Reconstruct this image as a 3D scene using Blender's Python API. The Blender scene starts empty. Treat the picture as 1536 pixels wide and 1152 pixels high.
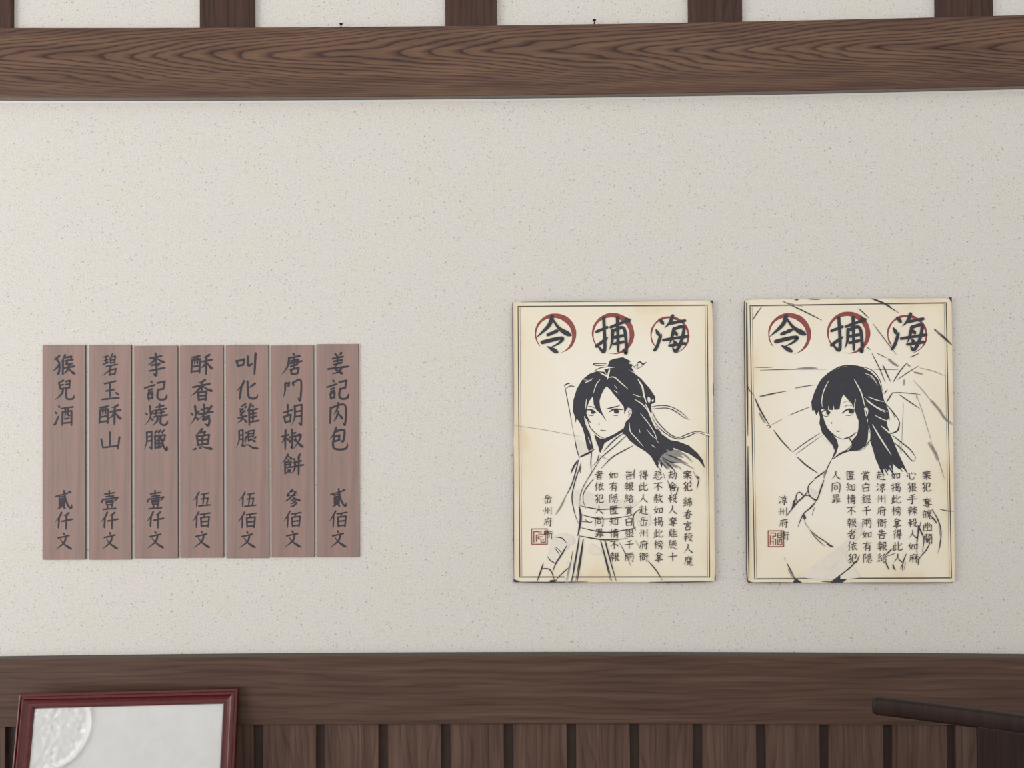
import bpy, bmesh, math, random
from mathutils import Vector, Matrix, Euler, geometry

random.seed(7)
C = bpy.context.scene.collection
SC = bpy.context.scene

# ------------------------------------------------------------------ camera, world, lights, exposure
cam_data = bpy.data.cameras.new('camera')
cam_data.sensor_width = 36.0
cam_data.lens = 36.0 * 1200.0 / 1536.0
cam_data.clip_start = 0.02
cam = bpy.data.objects.new('camera', cam_data)
cam.location = (0.03, -1.68, 1.45)
cam.rotation_euler = (1.5815790, 0.0063880, 0.0129972)
C.objects.link(cam)
SC.camera = cam

world = bpy.data.worlds.new('room_light')
SC.world = world
world.use_nodes = True
wb = world.node_tree.nodes['Background']
wb.inputs['Color'].default_value = (1.0, 1.0, 0.985, 1)
wb.inputs['Strength'].default_value = 0.62


def area_light(name, loc, target, sx, sy, power, color):
    d = bpy.data.lights.new(name, 'AREA')
    d.shape = 'RECTANGLE'
    d.size, d.size_y, d.energy, d.color = sx, sy, power, color
    o = bpy.data.objects.new(name, d)
    o.location = loc
    o.rotation_euler = (Vector(target) - Vector(loc)).to_track_quat('-Z', 'Y').to_euler()
    C.objects.link(o)
    return o


area_light('window_daylight', (-3.3, -2.9, 1.7), (0.1, 0, 1.4), 1.8, 1.6, 44, (0.985, 0.99, 1.0))
area_light('side_window', (-2.9, -1.25, 1.10), (0.0, -1.25, 1.10), 2.0, 1.9, 20, (0.97, 0.985, 1.0))
area_light('ceiling_daylight', (0.3, -3.2, 2.6), (0.0, 0, 1.5), 2.4, 1.2, 24, (1.0, 0.985, 0.97))

SC.view_settings.view_transform = 'Standard'
SC.view_settings.look = 'None'
SC.view_settings.exposure = 0.0
SC.view_settings.gamma = 1.0
SC.view_settings.use_curve_mapping = False

# ------------------------------------------------------------------ helpers


def lin(r, g, b):
    f = lambda c: (c / 255 / 12.92) if c <= 10 else ((c / 255 + 0.055) / 1.055) ** 2.4
    return (f(r), f(g), f(b), 1.0)


class NT:
    """small wrapper for building a material node tree"""

    def __init__(self, name):
        self.m = bpy.data.materials.new(name)
        self.m.use_nodes = True
        self.t = self.m.node_tree
        self.b = self.t.nodes['Principled BSDF']

    def n(self, kind, **kw):
        o = self.t.nodes.new(kind)
        for k, v in kw.items():
            if k.startswith('i_'):
                o.inputs[k[2:].replace('_', ' ')].default_value = v
            else:
                setattr(o, k, v)
        return o

    def l(self, a, b):
        self.t.links.new(a, b)

    def math(self, op, a, b=None, c=None):
        o = self.t.nodes.new('ShaderNodeMath')
        o.operation = op
        for i, v in enumerate((a, b, c)):
            if v is None:
                continue
            if isinstance(v, (int, float)):
                o.inputs[i].default_value = v
            else:
                self.l(v, o.inputs[i])
        return o.outputs[0]

    def ramp(self, fac, stops):
        o = self.t.nodes.new('ShaderNodeValToRGB')
        e = o.color_ramp.elements
        while len(e) < len(stops):
            e.new(0.5)
        for el, (p, c) in zip(e, stops):
            el.position = p
            el.color = c
        self.l(fac, o.inputs[0])
        return o.outputs[0]

    def mix(self, fac, a, b, blend='MIX'):
        o = self.t.nodes.new('ShaderNodeMix')
        o.data_type = 'RGBA'
        o.blend_type = blend
        for sock, v in ((o.inputs[0], fac), (o.inputs[6], a), (o.inputs[7], b)):
            if isinstance(v, (int, float)):
                sock.default_value = v
            elif isinstance(v, tuple):
                sock.default_value = v
            else:
                self.l(v, sock)
        return o.outputs[2]

    def coords(self, scale, offset=(0, 0, 0), per_object=False):
        tc = self.n('ShaderNodeTexCoord')
        mp = self.n('ShaderNodeMapping')
        mp.inputs['Scale'].default_value = scale
        mp.inputs['Location'].default_value = offset
        v = tc.outputs['Object']
        if per_object:
            oi = self.n('ShaderNodeObjectInfo')
            ad = self.n('ShaderNodeVectorMath', operation='MULTIPLY_ADD')
            cb = self.n('ShaderNodeCombineXYZ')
            for i in range(3):
                self.l(oi.outputs['Random'], cb.inputs[i])
            self.l(cb.outputs[0], ad.inputs[0])
            ad.inputs[1].default_value = (7.3, 3.1, 11.7)
            self.l(v, ad.inputs[2])
            v = ad.outputs[0]
        self.l(v, mp.inputs['Vector'])
        return mp.outputs[0]

    def noise(self, vec, scale, detail=3.0, rough=0.55, dist=0.0):
        o = self.n('ShaderNodeTexNoise')
        o.inputs['Scale'].default_value = scale
        o.inputs['Detail'].default_value = detail
        o.inputs['Roughness'].default_value = rough
        o.inputs['Distortion'].default_value = dist
        self.l(vec, o.inputs['Vector'])
        return o.outputs['Fac']

    def bump(self, height, strength, dist=0.002):
        o = self.n('ShaderNodeBump')
        o.inputs['Strength'].default_value = strength
        o.inputs['Distance'].default_value = dist
        self.l(height, o.inputs['Height'])
        self.l(o.outputs['Normal'], self.b.inputs['Normal'])

    def done(self, color=None, rough=0.6, spec=0.4):
        if color is not None:
            if isinstance(color, tuple):
                self.b.inputs['Base Color'].default_value = color
            else:
                self.l(color, self.b.inputs['Base Color'])
        self.b.inputs['Roughness'].default_value = rough
        self.b.inputs['Specular IOR Level'].default_value = spec
        return self.m


def plain(name, rgb, rough=0.6, spec=0.3, var=0.06, scale=60):
    t = NT(name)
    n = t.noise(t.coords((1, 1, 1)), scale, 3)
    c = lin(*rgb)
    d = tuple(x * (1 - var) for x in c[:3]) + (1,)
    e = tuple(min(1, x * (1 + var)) for x in c[:3]) + (1,)
    return t.done(t.ramp(n, [(0.3, d), (0.7, e)]), rough, spec)


# ------------------------------------------------------------------ materials
def mat_wallpaper():
    t = NT('speckled_wallpaper')
    v = t.coords((1, 1, 1))
    fine = t.noise(v, 330, 3, 0.6)
    mid = t.noise(v, 14, 2, 0.5)
    base = t.ramp(mid, [(0.44, lin(222, 216, 211)), (0.70, lin(221, 217, 205))])
    col = t.mix(t.math('MULTIPLY', t.math('SUBTRACT', fine, 0.46), 2.4), base, lin(184, 180, 171))
    light = t.noise(v, 210, 2, 0.5)
    col = t.mix(t.ramp(light, [(0.56, (0, 0, 0, 1)), (0.70, (0.55, 0.55, 0.55, 1))]), col, lin(233, 228, 217))
    for sc, thr, rad, amt in ((95, 0.60, 0.14, 0.75), (170, 0.50, 0.19, 0.60)):
        vo = t.n('ShaderNodeTexVoronoi')
        vo.inputs['Scale'].default_value = sc
        warp = t.n('ShaderNodeVectorMath', operation='MULTIPLY_ADD')
        nz = t.n('ShaderNodeTexNoise')
        nz.inputs['Scale'].default_value = 240
        t.l(v, nz.inputs['Vector'])
        t.l(nz.outputs['Color'], warp.inputs[0])
        warp.inputs[1].default_value = (0.006, 0.006, 0.006)
        t.l(v, warp.inputs[2])
        t.l(warp.outputs[0], vo.inputs['Vector'])
        sx = t.n('ShaderNodeSeparateColor')
        t.l(vo.outputs['Color'], sx.inputs[0])
        pick = t.math('GREATER_THAN', sx.outputs[0], thr)
        near = t.ramp(vo.outputs['Distance'], [(rad * 0.5, (1, 1, 1, 1)), (rad * 1.3, (0, 0, 0, 1))])
        fac = t.math('MULTIPLY', t.math('MULTIPLY', pick, near), amt)
        col = t.mix(fac, col, lin(140, 136, 128))
    t.bump(fine, 0.10, 0.001)
    return t.done(col, 0.85, 0.2)


def mat_beam(name, seed, cathedral):
    """walnut laminate, grain along X; cathedral arches on the upper part of the board"""
    t = NT(name)
    tc = t.n('ShaderNodeTexCoord')
    sp = t.n('ShaderNodeSeparateXYZ')
    t.l(tc.outputs['Object'], sp.inputs[0])
    X, Z = sp.outputs[0], sp.outputs[2]
    vw = t.coords((0.5, 1.0, 3.0), (seed, seed * 1.7, seed * 0.3))
    warp = t.math('SUBTRACT', t.noise(vw, 5.0, 2, 0.5), 0.5)
    vw2 = t.coords((0.9, 1.0, 10.0), (seed * 2.1, 0, seed))
    warp2 = t.math('SUBTRACT', t.noise(vw2, 6.0, 2, 0.5), 0.5)
    if cathedral:
        zz = t.math('SUBTRACT', Z, 0.018)
        zz = t.math('ADD', zz, t.math('MULTIPLY', warp2, 0.010))
        par = t.math('SUBTRACT', t.math('SQRT', t.math('ADD', t.math('MULTIPLY', zz, zz), 0.00004)), 0.0063)
        h = t.math('SUBTRACT', X, t.math('MULTIPLY', par, 8.5))
        h = t.math('SUBTRACT', h, t.math('MULTIPLY', t.math('MULTIPLY', par, par), 40.0))
        h = t.math('ADD', h, t.math('MULTIPLY', warp, 0.42))
        h = t.math('ADD', h, t.math('MULTIPLY', warp2, 0.03))
        ph = t.math('MULTIPLY', h, 12.0)
    else:
        h = t.math('ADD', Z, t.math('MULTIPLY', warp, 0.060))
        h = t.math('ADD', h, t.math('MULTIPLY', warp2, 0.005))
        ph = t.math('MULTIPLY', h, 75.0)
    saw = t.math('FRACT', ph)
    ring = t.ramp(saw, [(0.0, (0.25, 0.25, 0.25, 1)), (0.10, (0.62, 0.62, 0.62, 1)), (0.55, (0.70, 0.70, 0.70, 1)),
                        (0.86, (0.42, 0.42, 0.42, 1)), (1.0, (0.12, 0.12, 0.12, 1))])
    streak = t.noise(t.coords((2.2, 1.0, 190.0), (seed, 0, seed)), 3.0, 4, 0.6)
    broad = t.noise(t.coords((1.2, 1.0, 24.0), (seed * 3, 0, seed)), 3.0, 2, 0.5)
    if cathedral:
        fade = t.n('ShaderNodeMapRange')
        t.l(t.math('ABSOLUTE', zz), fade.inputs[0])
        for q, v_ in zip((1, 2, 3, 4), (0.03, 0.085, 0.66, 0.16)):
            fade.inputs[q].default_value = v_
        val = t.math('ADD', t.math('MULTIPLY', t.math('SUBTRACT', ring, 0.5), fade.outputs[0]), 0.28)
    else:
        val = t.math('ADD', t.math('MULTIPLY', ring, 0.18), 0.065)
    val = t.math('ADD', val, t.math('MULTIPLY', streak, 0.34))
    val = t.math('ADD', val, t.math('MULTIPLY', broad, 0.40))
    lo, mi, hi = (lin(50, 33, 29), lin(83, 59, 50), lin(118, 89, 70)) if cathedral else \
                 (lin(62, 45, 39), lin(94, 71, 60), lin(122, 97, 80))
    col = t.ramp(val, [(0.36, lo), (0.60, mi), (0.84, hi)])
    t.bump(streak, 0.06, 0.001)
    return t.done(col, 0.55, 0.25)


def mat_upright(name, tone):
    """the same walnut laminate with the grain running up the board"""
    t = NT(name)
    v1 = t.coords((22.0, 1.0, 1.6), per_object=True)
    warp = t.math('SUBTRACT', t.noise(t.coords((3.0, 1.0, 0.7), per_object=True), 3.2, 2, 0.5), 0.5)
    tc = t.n('ShaderNodeTexCoord')
    sp = t.n('ShaderNodeSeparateXYZ')
    t.l(tc.outputs['Object'], sp.inputs[0])
    h = t.math('ADD', sp.outputs[0], t.math('MULTIPLY', warp, 0.12))
    saw = t.math('FRACT', t.math('MULTIPLY', h, 62.0))
    ring = t.ramp(saw, [(0.0, (0.3, 0.3, 0.3, 1)), (0.15, (0.65, 0.65, 0.65, 1)), (0.8, (0.5, 0.5, 0.5, 1)), (1.0, (0.2, 0.2, 0.2, 1))])
    streak = t.noise(t.coords((190.0, 1.0, 2.6), per_object=True), 3.0, 4, 0.6)
    broad = t.noise(v1, 3.0, 2, 0.5)
    val = t.math('ADD', t.math('MULTIPLY', ring, 0.30), t.math('ADD', t.math('MULTIPLY', streak, 0.36), t.math('MULTIPLY', broad, 0.42)))
    lo, mi, hi = tone
    col = t.ramp(val, [(0.36, lin(*lo)), (0.58, lin(*mi)), (0.84, lin(*hi))])
    t.bump(streak, 0.06, 0.001)
    return t.done(col, 0.55, 0.25)


def mat_plank():
    t = NT('reddish_stained_plank')
    a = t.noise(t.coords((26.0, 1.0, 0.7), per_object=False), 2.6, 3, 0.5)
    b = t.noise(t.coords((120.0, 1.0, 4.0), per_object=True), 2.6, 4, 0.6)
    c = t.noise(t.coords((14.0, 1.0, 4.0), per_object=False), 2.0, 2, 0.5)
    col = t.ramp(a, [(0.34, lin(141, 122, 114)), (0.55, lin(154, 129, 121)), (0.72, lin(163, 130, 123))])
    col = t.mix(t.math('MULTIPLY', t.math('SUBTRACT', b, 0.45), 0.9), col, lin(120, 100, 92))
    col = t.mix(t.math('MULTIPLY', t.math('SUBTRACT', c, 0.5), 1.0), col, lin(128, 108, 100))
    return t.done(col, 0.62, 0.3)


def mat_paper():
    t = NT('aged_cream_paper')
    tc = t.n('ShaderNodeTexCoord')
    sp = t.n('ShaderNodeSeparateXYZ')
    t.l(tc.outputs['Generated'], sp.inputs[0])
    ex = t.math('MULTIPLY', t.math('ABSOLUTE', t.math('SUBTRACT', sp.outputs[0], 0.5)), 2.0)
    ez = t.math('MULTIPLY', t.math('ABSOLUTE', t.math('SUBTRACT', sp.outputs[2], 0.5)), 2.0)
    d = t.math('MAXIMUM', ex, t.math('SUBTRACT', ez, 0.06))
    v = t.coords((1, 1, 1), per_object=True)
    n = t.noise(v, 9, 3, 0.6)
    d = t.math('ADD', d, t.math('MULTIPLY', t.math('SUBTRACT', n, 0.5), 0.5))
    col = t.ramp(d, [(0.52, lin(246, 238, 223)), (0.90, lin(241, 229, 205)), (1.14, lin(234, 216, 184))])
    f = t.noise(t.coords((240, 1, 240)), 1.0, 2, 0.5)
    col = t.mix(t.math('MULTIPLY', t.math('SUBTRACT', f, 0.5), 0.35), col, lin(216, 200, 172))
    return t.done(col, 0.7, 0.25)


def mat_print_sheet():
    t = NT('white_laminated_sheet')
    v = t.coords((1, 1, 1))
    n = t.noise(v, 26, 4, 0.6, 0.6)
    col = t.ramp(n, [(0.3, lin(245, 243, 240)), (0.65, lin(250, 249, 247))])
    return t.done(col, 0.5, 0.3)


def mat_plastic():
    """clear plastic film over the sheet"""
    t = NT('clear_plastic_film')
    for nd in list(t.t.nodes):
        if nd.type != 'OUTPUT_MATERIAL':
            t.t.nodes.remove(nd)
    out = [nd for nd in t.t.nodes if nd.type == 'OUTPUT_MATERIAL'][0]
    tr = t.n('ShaderNodeBsdfTransparent')
    gl = t.n('ShaderNodeBsdfGlossy')
    gl.inputs['Roughness'].default_value = 0.06
    fr = t.n('ShaderNodeFresnel')
    fr.inputs['IOR'].default_value = 1.42
    n = t.noise(t.coords((1, 1, 1)), 34, 3, 0.6, 0.5)
    bp = t.n('ShaderNodeBump')
    bp.inputs['Strength'].default_value = 0.25
    bp.inputs['Distance'].default_value = 0.004
    t.l(n, bp.inputs['Height'])
    t.l(bp.outputs[0], gl.inputs['Normal'])
    mx = t.n('ShaderNodeMixShader')
    t.l(fr.outputs[0], mx.inputs[0])
    t.l(tr.outputs[0], mx.inputs[1])
    t.l(gl.outputs[0], mx.inputs[2])
    t.l(mx.outputs[0], out.inputs['Surface'])
    return t.m


M = {}
M['wall'] = mat_wallpaper()
M['beam_a'] = mat_beam('walnut_beam_cathedral', 3.1, True)
M['beam_b'] = mat_beam('walnut_beam_straight', 8.4, False)
M['post'] = mat_upright('walnut_post', ((46, 30, 26), (72, 49, 41), (96, 68, 54)))
M['slat'] = mat_upright('walnut_slat', ((66, 49, 43), (94, 72, 62), (120, 96, 81)))
M['groove'] = plain('dark_groove_board', (62, 48, 43), 0.6, 0.3, 0.12)
M['edging'] = plain('grey_brown_edging', (84, 74, 70), 0.6, 0.3)
M['edging_light'] = plain('grey_edging', (132, 122, 117), 0.6, 0.3)
M['caulk'] = plain('white_sealant', (238, 235, 230), 0.5, 0.4, 0.02)
M['floor'] = plain('grey_floor_tile', (150, 142, 132), 0.4, 0.4, 0.08, 12)
M['plank'] = mat_plank()
M['plank_edge'] = plain('dark_plank_edge', (72, 60, 56), 0.7)
M['plank_ink'] = plain('plank_black_paint', (60, 56, 63), 0.6, 0.3, 0.15, 200)
M['paper'] = mat_paper()
M['board_edge'] = plain('dark_board_edge', (92, 84, 74), 0.8)
M['ink'] = plain('black_ink', (65, 65, 71), 0.7, 0.25, 0.08, 120)
M['soft_ink'] = plain('thin_black_ink', (78, 74, 72), 0.7, 0.25, 0.10, 200)
M['wash'] = plain('pale_ink_wash', (233, 225, 211), 0.75, 0.2, 0.03, 60)
M['grey_ink'] = plain('grey_dry_brush', (150, 146, 140), 0.75, 0.2, 0.22, 260)
M['pale'] = plain('pale_paper_strand', (238, 230, 214), 0.7, 0.2, 0.03)
M['red'] = plain('red_ring_paint', (148, 84, 82), 0.7, 0.2, 0.14, 90)
M['seal'] = plain('red_seal_ink', (150, 88, 76), 0.7, 0.2, 0.12, 160)
M['lacquer'] = None
t = NT('dark_red_lacquer')
n = t.noise(t.coords((3, 3, 3)), 30, 3)
M['lacquer'] = t.done(t.ramp(n, [(0.3, lin(78, 9, 15)), (0.7, lin(90, 14, 20))]), 0.20, 0.75)
M['sheet'] = mat_print_sheet()
M['film'] = mat_plastic()
M['screw'] = plain('black_iron', (26, 22, 20), 0.5, 0.5)
M['chair'] = mat_upright('dark_chair_wood', ((30, 18, 16), (42, 26, 22), (56, 37, 31)))
M['table'] = mat_upright('brown_table_wood', ((70, 46, 34), (98, 66, 48), (124, 88, 64)))

# ------------------------------------------------------------------ object helpers


def obj(name, bm, mats, parent=None, loc=None, smooth=False):
    me = bpy.data.meshes.new(name)
    bm.normal_update()
    bm.to_mesh(me)
    bm.free()
    if not isinstance(mats, (list, tuple)):
        mats = [mats]
    for m in mats:
        me.materials.append(m)
    if smooth:
        for p in me.polygons:
            p.use_smooth = True
    o = bpy.data.objects.new(name, me)
    C.objects.link(o)
    if parent is not None:
        o.parent = parent
    if loc is not None:
        o.location = loc
    return o


def tag(o, label, cat, group=None):
    o['label'] = label
    o['category'] = cat
    if group:
        o['group'] = group
    return o


def structure(o, label=None):
    o['kind'] = 'structure'
    if label:
        o['label'] = label
    return o


def empty(name, loc, rot=(0, 0, 0)):
    o = bpy.data.objects.new(name, None)
    o.empty_display_size = 0.05
    o.location = loc
    o.rotation_euler = rot
    C.objects.link(o)
    return o


def box(bm, x0, x1, y0, y1, z0, z1, bevel=0.0, seg=2):
    r = bmesh.ops.create_cube(bm, size=1.0)
    vs = r['verts']
    for v in vs:
        v.co = Vector(((x0 + x1) / 2 + v.co.x * (x1 - x0), (y0 + y1) / 2 + v.co.y * (y1 - y0), (z0 + z1) / 2 + v.co.z * (z1 - z0)))
    if bevel > 0:
        es = list({e for v in vs for e in v.link_edges})
        bmesh.ops.bevel(bm, geom=es, offset=bevel, segments=seg, profile=0.5, affect='EDGES')
    return bm


def tube(bm, pts, radii, n=12):
    rings = []
    for i, p in enumerate(pts):
        p = Vector(p)
        a = Vector(pts[max(0, i - 1)])
        b = Vector(pts[min(len(pts) - 1, i + 1)])
        d = (b - a).normalized()
        q = d.to_track_quat('Z', 'Y')
        rings.append([bm.verts.new(p + q @ Vector((math.cos(k * 2 * math.pi / n) * radii[i], math.sin(k * 2 * math.pi / n) * radii[i], 0))) for k in range(n)])
    for r0, r1 in zip(rings, rings[1:]):
        for k in range(n):
            bm.faces.new((r0[k], r0[(k + 1) % n], r1[(k + 1) % n], r1[k]))
    bm.faces.new(rings[0][::-1])
    bm.faces.new(rings[-1])
    return bm


# ------------------------------------------------------------------ the setting: wall, floor, beams, posts, boards
HALF = 2.6
bm = bmesh.new(); box(bm, -HALF, HALF, 0.0, 0.08, 0.0, 2.95)
structure(obj('wall_back', bm, M['wall']), 'off white speckled wallpaper wall behind the planks and posters')
bm = bmesh.new(); box(bm, -HALF, HALF, -2.6, 0.08, -0.06, 0.0)
structure(obj('floor', bm, M['floor']))


def bowed_beam(name, y0, zlo, zhi, blo, bhi, mat, edging, label):
    """long board whose long edges bow very slightly; the cut long edges carry edging of another colour"""
    bm = bmesh.new()
    N = 64
    rows = []
    e = 0.0012
    for i in range(N + 1):
        x = -HALF + 2 * HALF * i / N
        q = min((x / 1.07) ** 2, 1.7)
        lo, hi = zlo + blo * q, zhi + bhi * q
        prof = [(0.0, lo), (y0 + e, lo), (y0, lo + e), (y0, hi - e), (y0 + e, hi), (0.0, hi)]
        rows.append([bm.verts.new((x, y, z - (zlo + zhi) / 2)) for y, z in prof])
    for a, b in zip(rows, rows[1:]):
        for k in range(6):
            k2 = (k + 1) % 6
            f = bm.faces.new((a[k], a[k2], b[k2], b[k]))
            f.material_index = 1 if k in (0, 4) else 0
    bm.faces.new(rows[0]); bm.faces.new(rows[-1][::-1])
    bmesh.ops.recalc_face_normals(bm, faces=bm.faces)
    return structure(obj(name, bm, [mat, edging], loc=(0, 0, (zlo + zhi) / 2)), label)


bowed_beam('trim_1', -0.020, 2.0694, 2.2167, 0.0078, 0.0080, M['beam_a'], M['edging_light'], 'upper horizontal walnut beam with arched grain')
bowed_beam('trim_2', -0.022, 0.7660, 0.9073, -0.0054, -0.0064, M['beam_b'], M['edging'], 'lower horizontal walnut beam above the wainscot')

# white sealant bead between the upper beam and the wallpaper
bm = bmesh.new()
N = 64
rows = []
for i in range(N + 1):
    x = -HALF + 2 * HALF * i / N
    z = 2.0694 + 0.0078 * min((x / 1.07) ** 2, 1.7)
    rows.append([bm.verts.new(c) for c in ((x, 0, z), (x, -0.0025, z - 0.0005), (x, -0.0015, z - 0.0035), (x, 0, z - 0.0045))])
for a, b in zip(rows, rows[1:]):
    for k in range(3):
        bm.faces.new((a[k], a[k + 1], b[k + 1], b[k]))
structure(obj('trim_3', bm, M['caulk']), 'white sealant line under the upper beam')

# uprights above the upper beam
k = 4
for cx, w in ((-1.1015, 0.112), (-0.5875, 0.1143), (-0.0728, 0.1079), (0.4386, 0.1112), (0.9562, 0.1158), (1.470, 0.112), (-1.615, 0.112), (1.984, 0.112), (-2.129, 0.112)):
    z0 = 2.2167 + 0.0080 * min((cx / 1.07) ** 2, 1.7) - 0.0004
    bm = bmesh.new(); box(bm, -w / 2, w / 2, -0.012, 0.0, 0.0, 2.95 - z0, 0.0008, 1)
    structure(obj('trim_%d' % k, bm, M['post'], loc=(cx, 0, z0)), 'walnut upright above the upper beam')
    k += 1

# wainscot below the lower beam: dark backing and one board after another
bm = bmesh.new(); box(bm, -HALF, HALF, -0.003, 0.0, 0.0, 0.790)
structure(obj('trim_%d' % k, bm, M['groove']), 'dark backing seen in the gaps of the wainscot')
k += 1
PITCH, GAP = 0.13035, 0.0195
i = -20
while True:
    x0 = -0.013 + PITCH * i + GAP
    x1 = x0 + PITCH - GAP
    i += 1
    if x1 < -HALF:
        continue
    if x1 > HALF:
        break
    cx = (x0 + x1) / 2
    zt = 0.7660 - 0.0054 * min((max(abs(x0), abs(x1)) / 1.07) ** 2, 1.7)
    bm = bmesh.new(); box(bm, -(x1 - x0) / 2, (x1 - x0) / 2, -0.014, -0.003, 0.0, zt, 0.001, 1)
    structure(obj('trim_%d' % k, bm, M['slat'], loc=(cx, 0, 0)), 'upright walnut wainscot board')
    k += 1

# ------------------------------------------------------------------ brush lettering
PLANKS = [
    (-0.9376, 1.3305, 0.0917, 0.4522, '猴-248,2058,250,1626 兒-193,1523,227,1094 酒-215,987,205,561 貳-187,-804,176,-1200 仟-194,-1264,184,-1627 文-178,-1681,182,-2054'),
    (-0.8397, 1.3301, 0.0906, 0.4521, '碧-164,2076,163,1606 玉-175,1505,200,1103 酥-236,1000,255,574 山-192,423,210,61 壹-184,-809,175,-1212 仟-200,-1258,175,-1623 文-178,-1670,181,-2050'),
    (-0.7423, 1.3302, 0.0926, 0.4474, '李-185,2080,205,1594 記-245,1505,244,1085 燒-237,1009,254,545 臘-260,460,242,26 壹-189,-811,174,-1202 仟-197,-1253,169,-1606 文-191,-1659,172,-2032'),
    (-0.6454, 1.3306, 0.0916, 0.4464, '酥-227,2041,251,1616 香-235,1516,249,1062 烤-251,990,244,536 魚-201,479,242,23 伍-195,-852,187,-1160 佰-207,-1261,184,-1603 文-180,-1661,176,-2034'),
    (-0.5489, 1.3302, 0.0901, 0.448, '叫-231,2067,187,1608 化-232,1485,236,1094 雞-218,1010,249,540 腿-246,456,248,52 伍-188,-853,185,-1167 佰-207,-1268,188,-1608 文-179,-1668,176,-2033'),
    (-0.4534, 1.33, 0.0901, 0.4449, '唐-233,2062,209,1599 門-202,1492,186,1056 胡-199,984,201,535 椒-245,459,237,28 餅-240,-57,235,-507 參-188,-796,173,-1184 佰-202,-1254,180,-1599 文-186,-1652,175,-2024'),
    (-0.3583, 1.3311, 0.0888, 0.4468, '姜-212,2059,238,1592 記-230,1490,240,1067 肉-166,1004,161,532 包-183,479,218,18 貳-162,-799,176,-1185 佰-192,-1264,196,-1614 文-172,-1667,183,-2039'),
]
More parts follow.
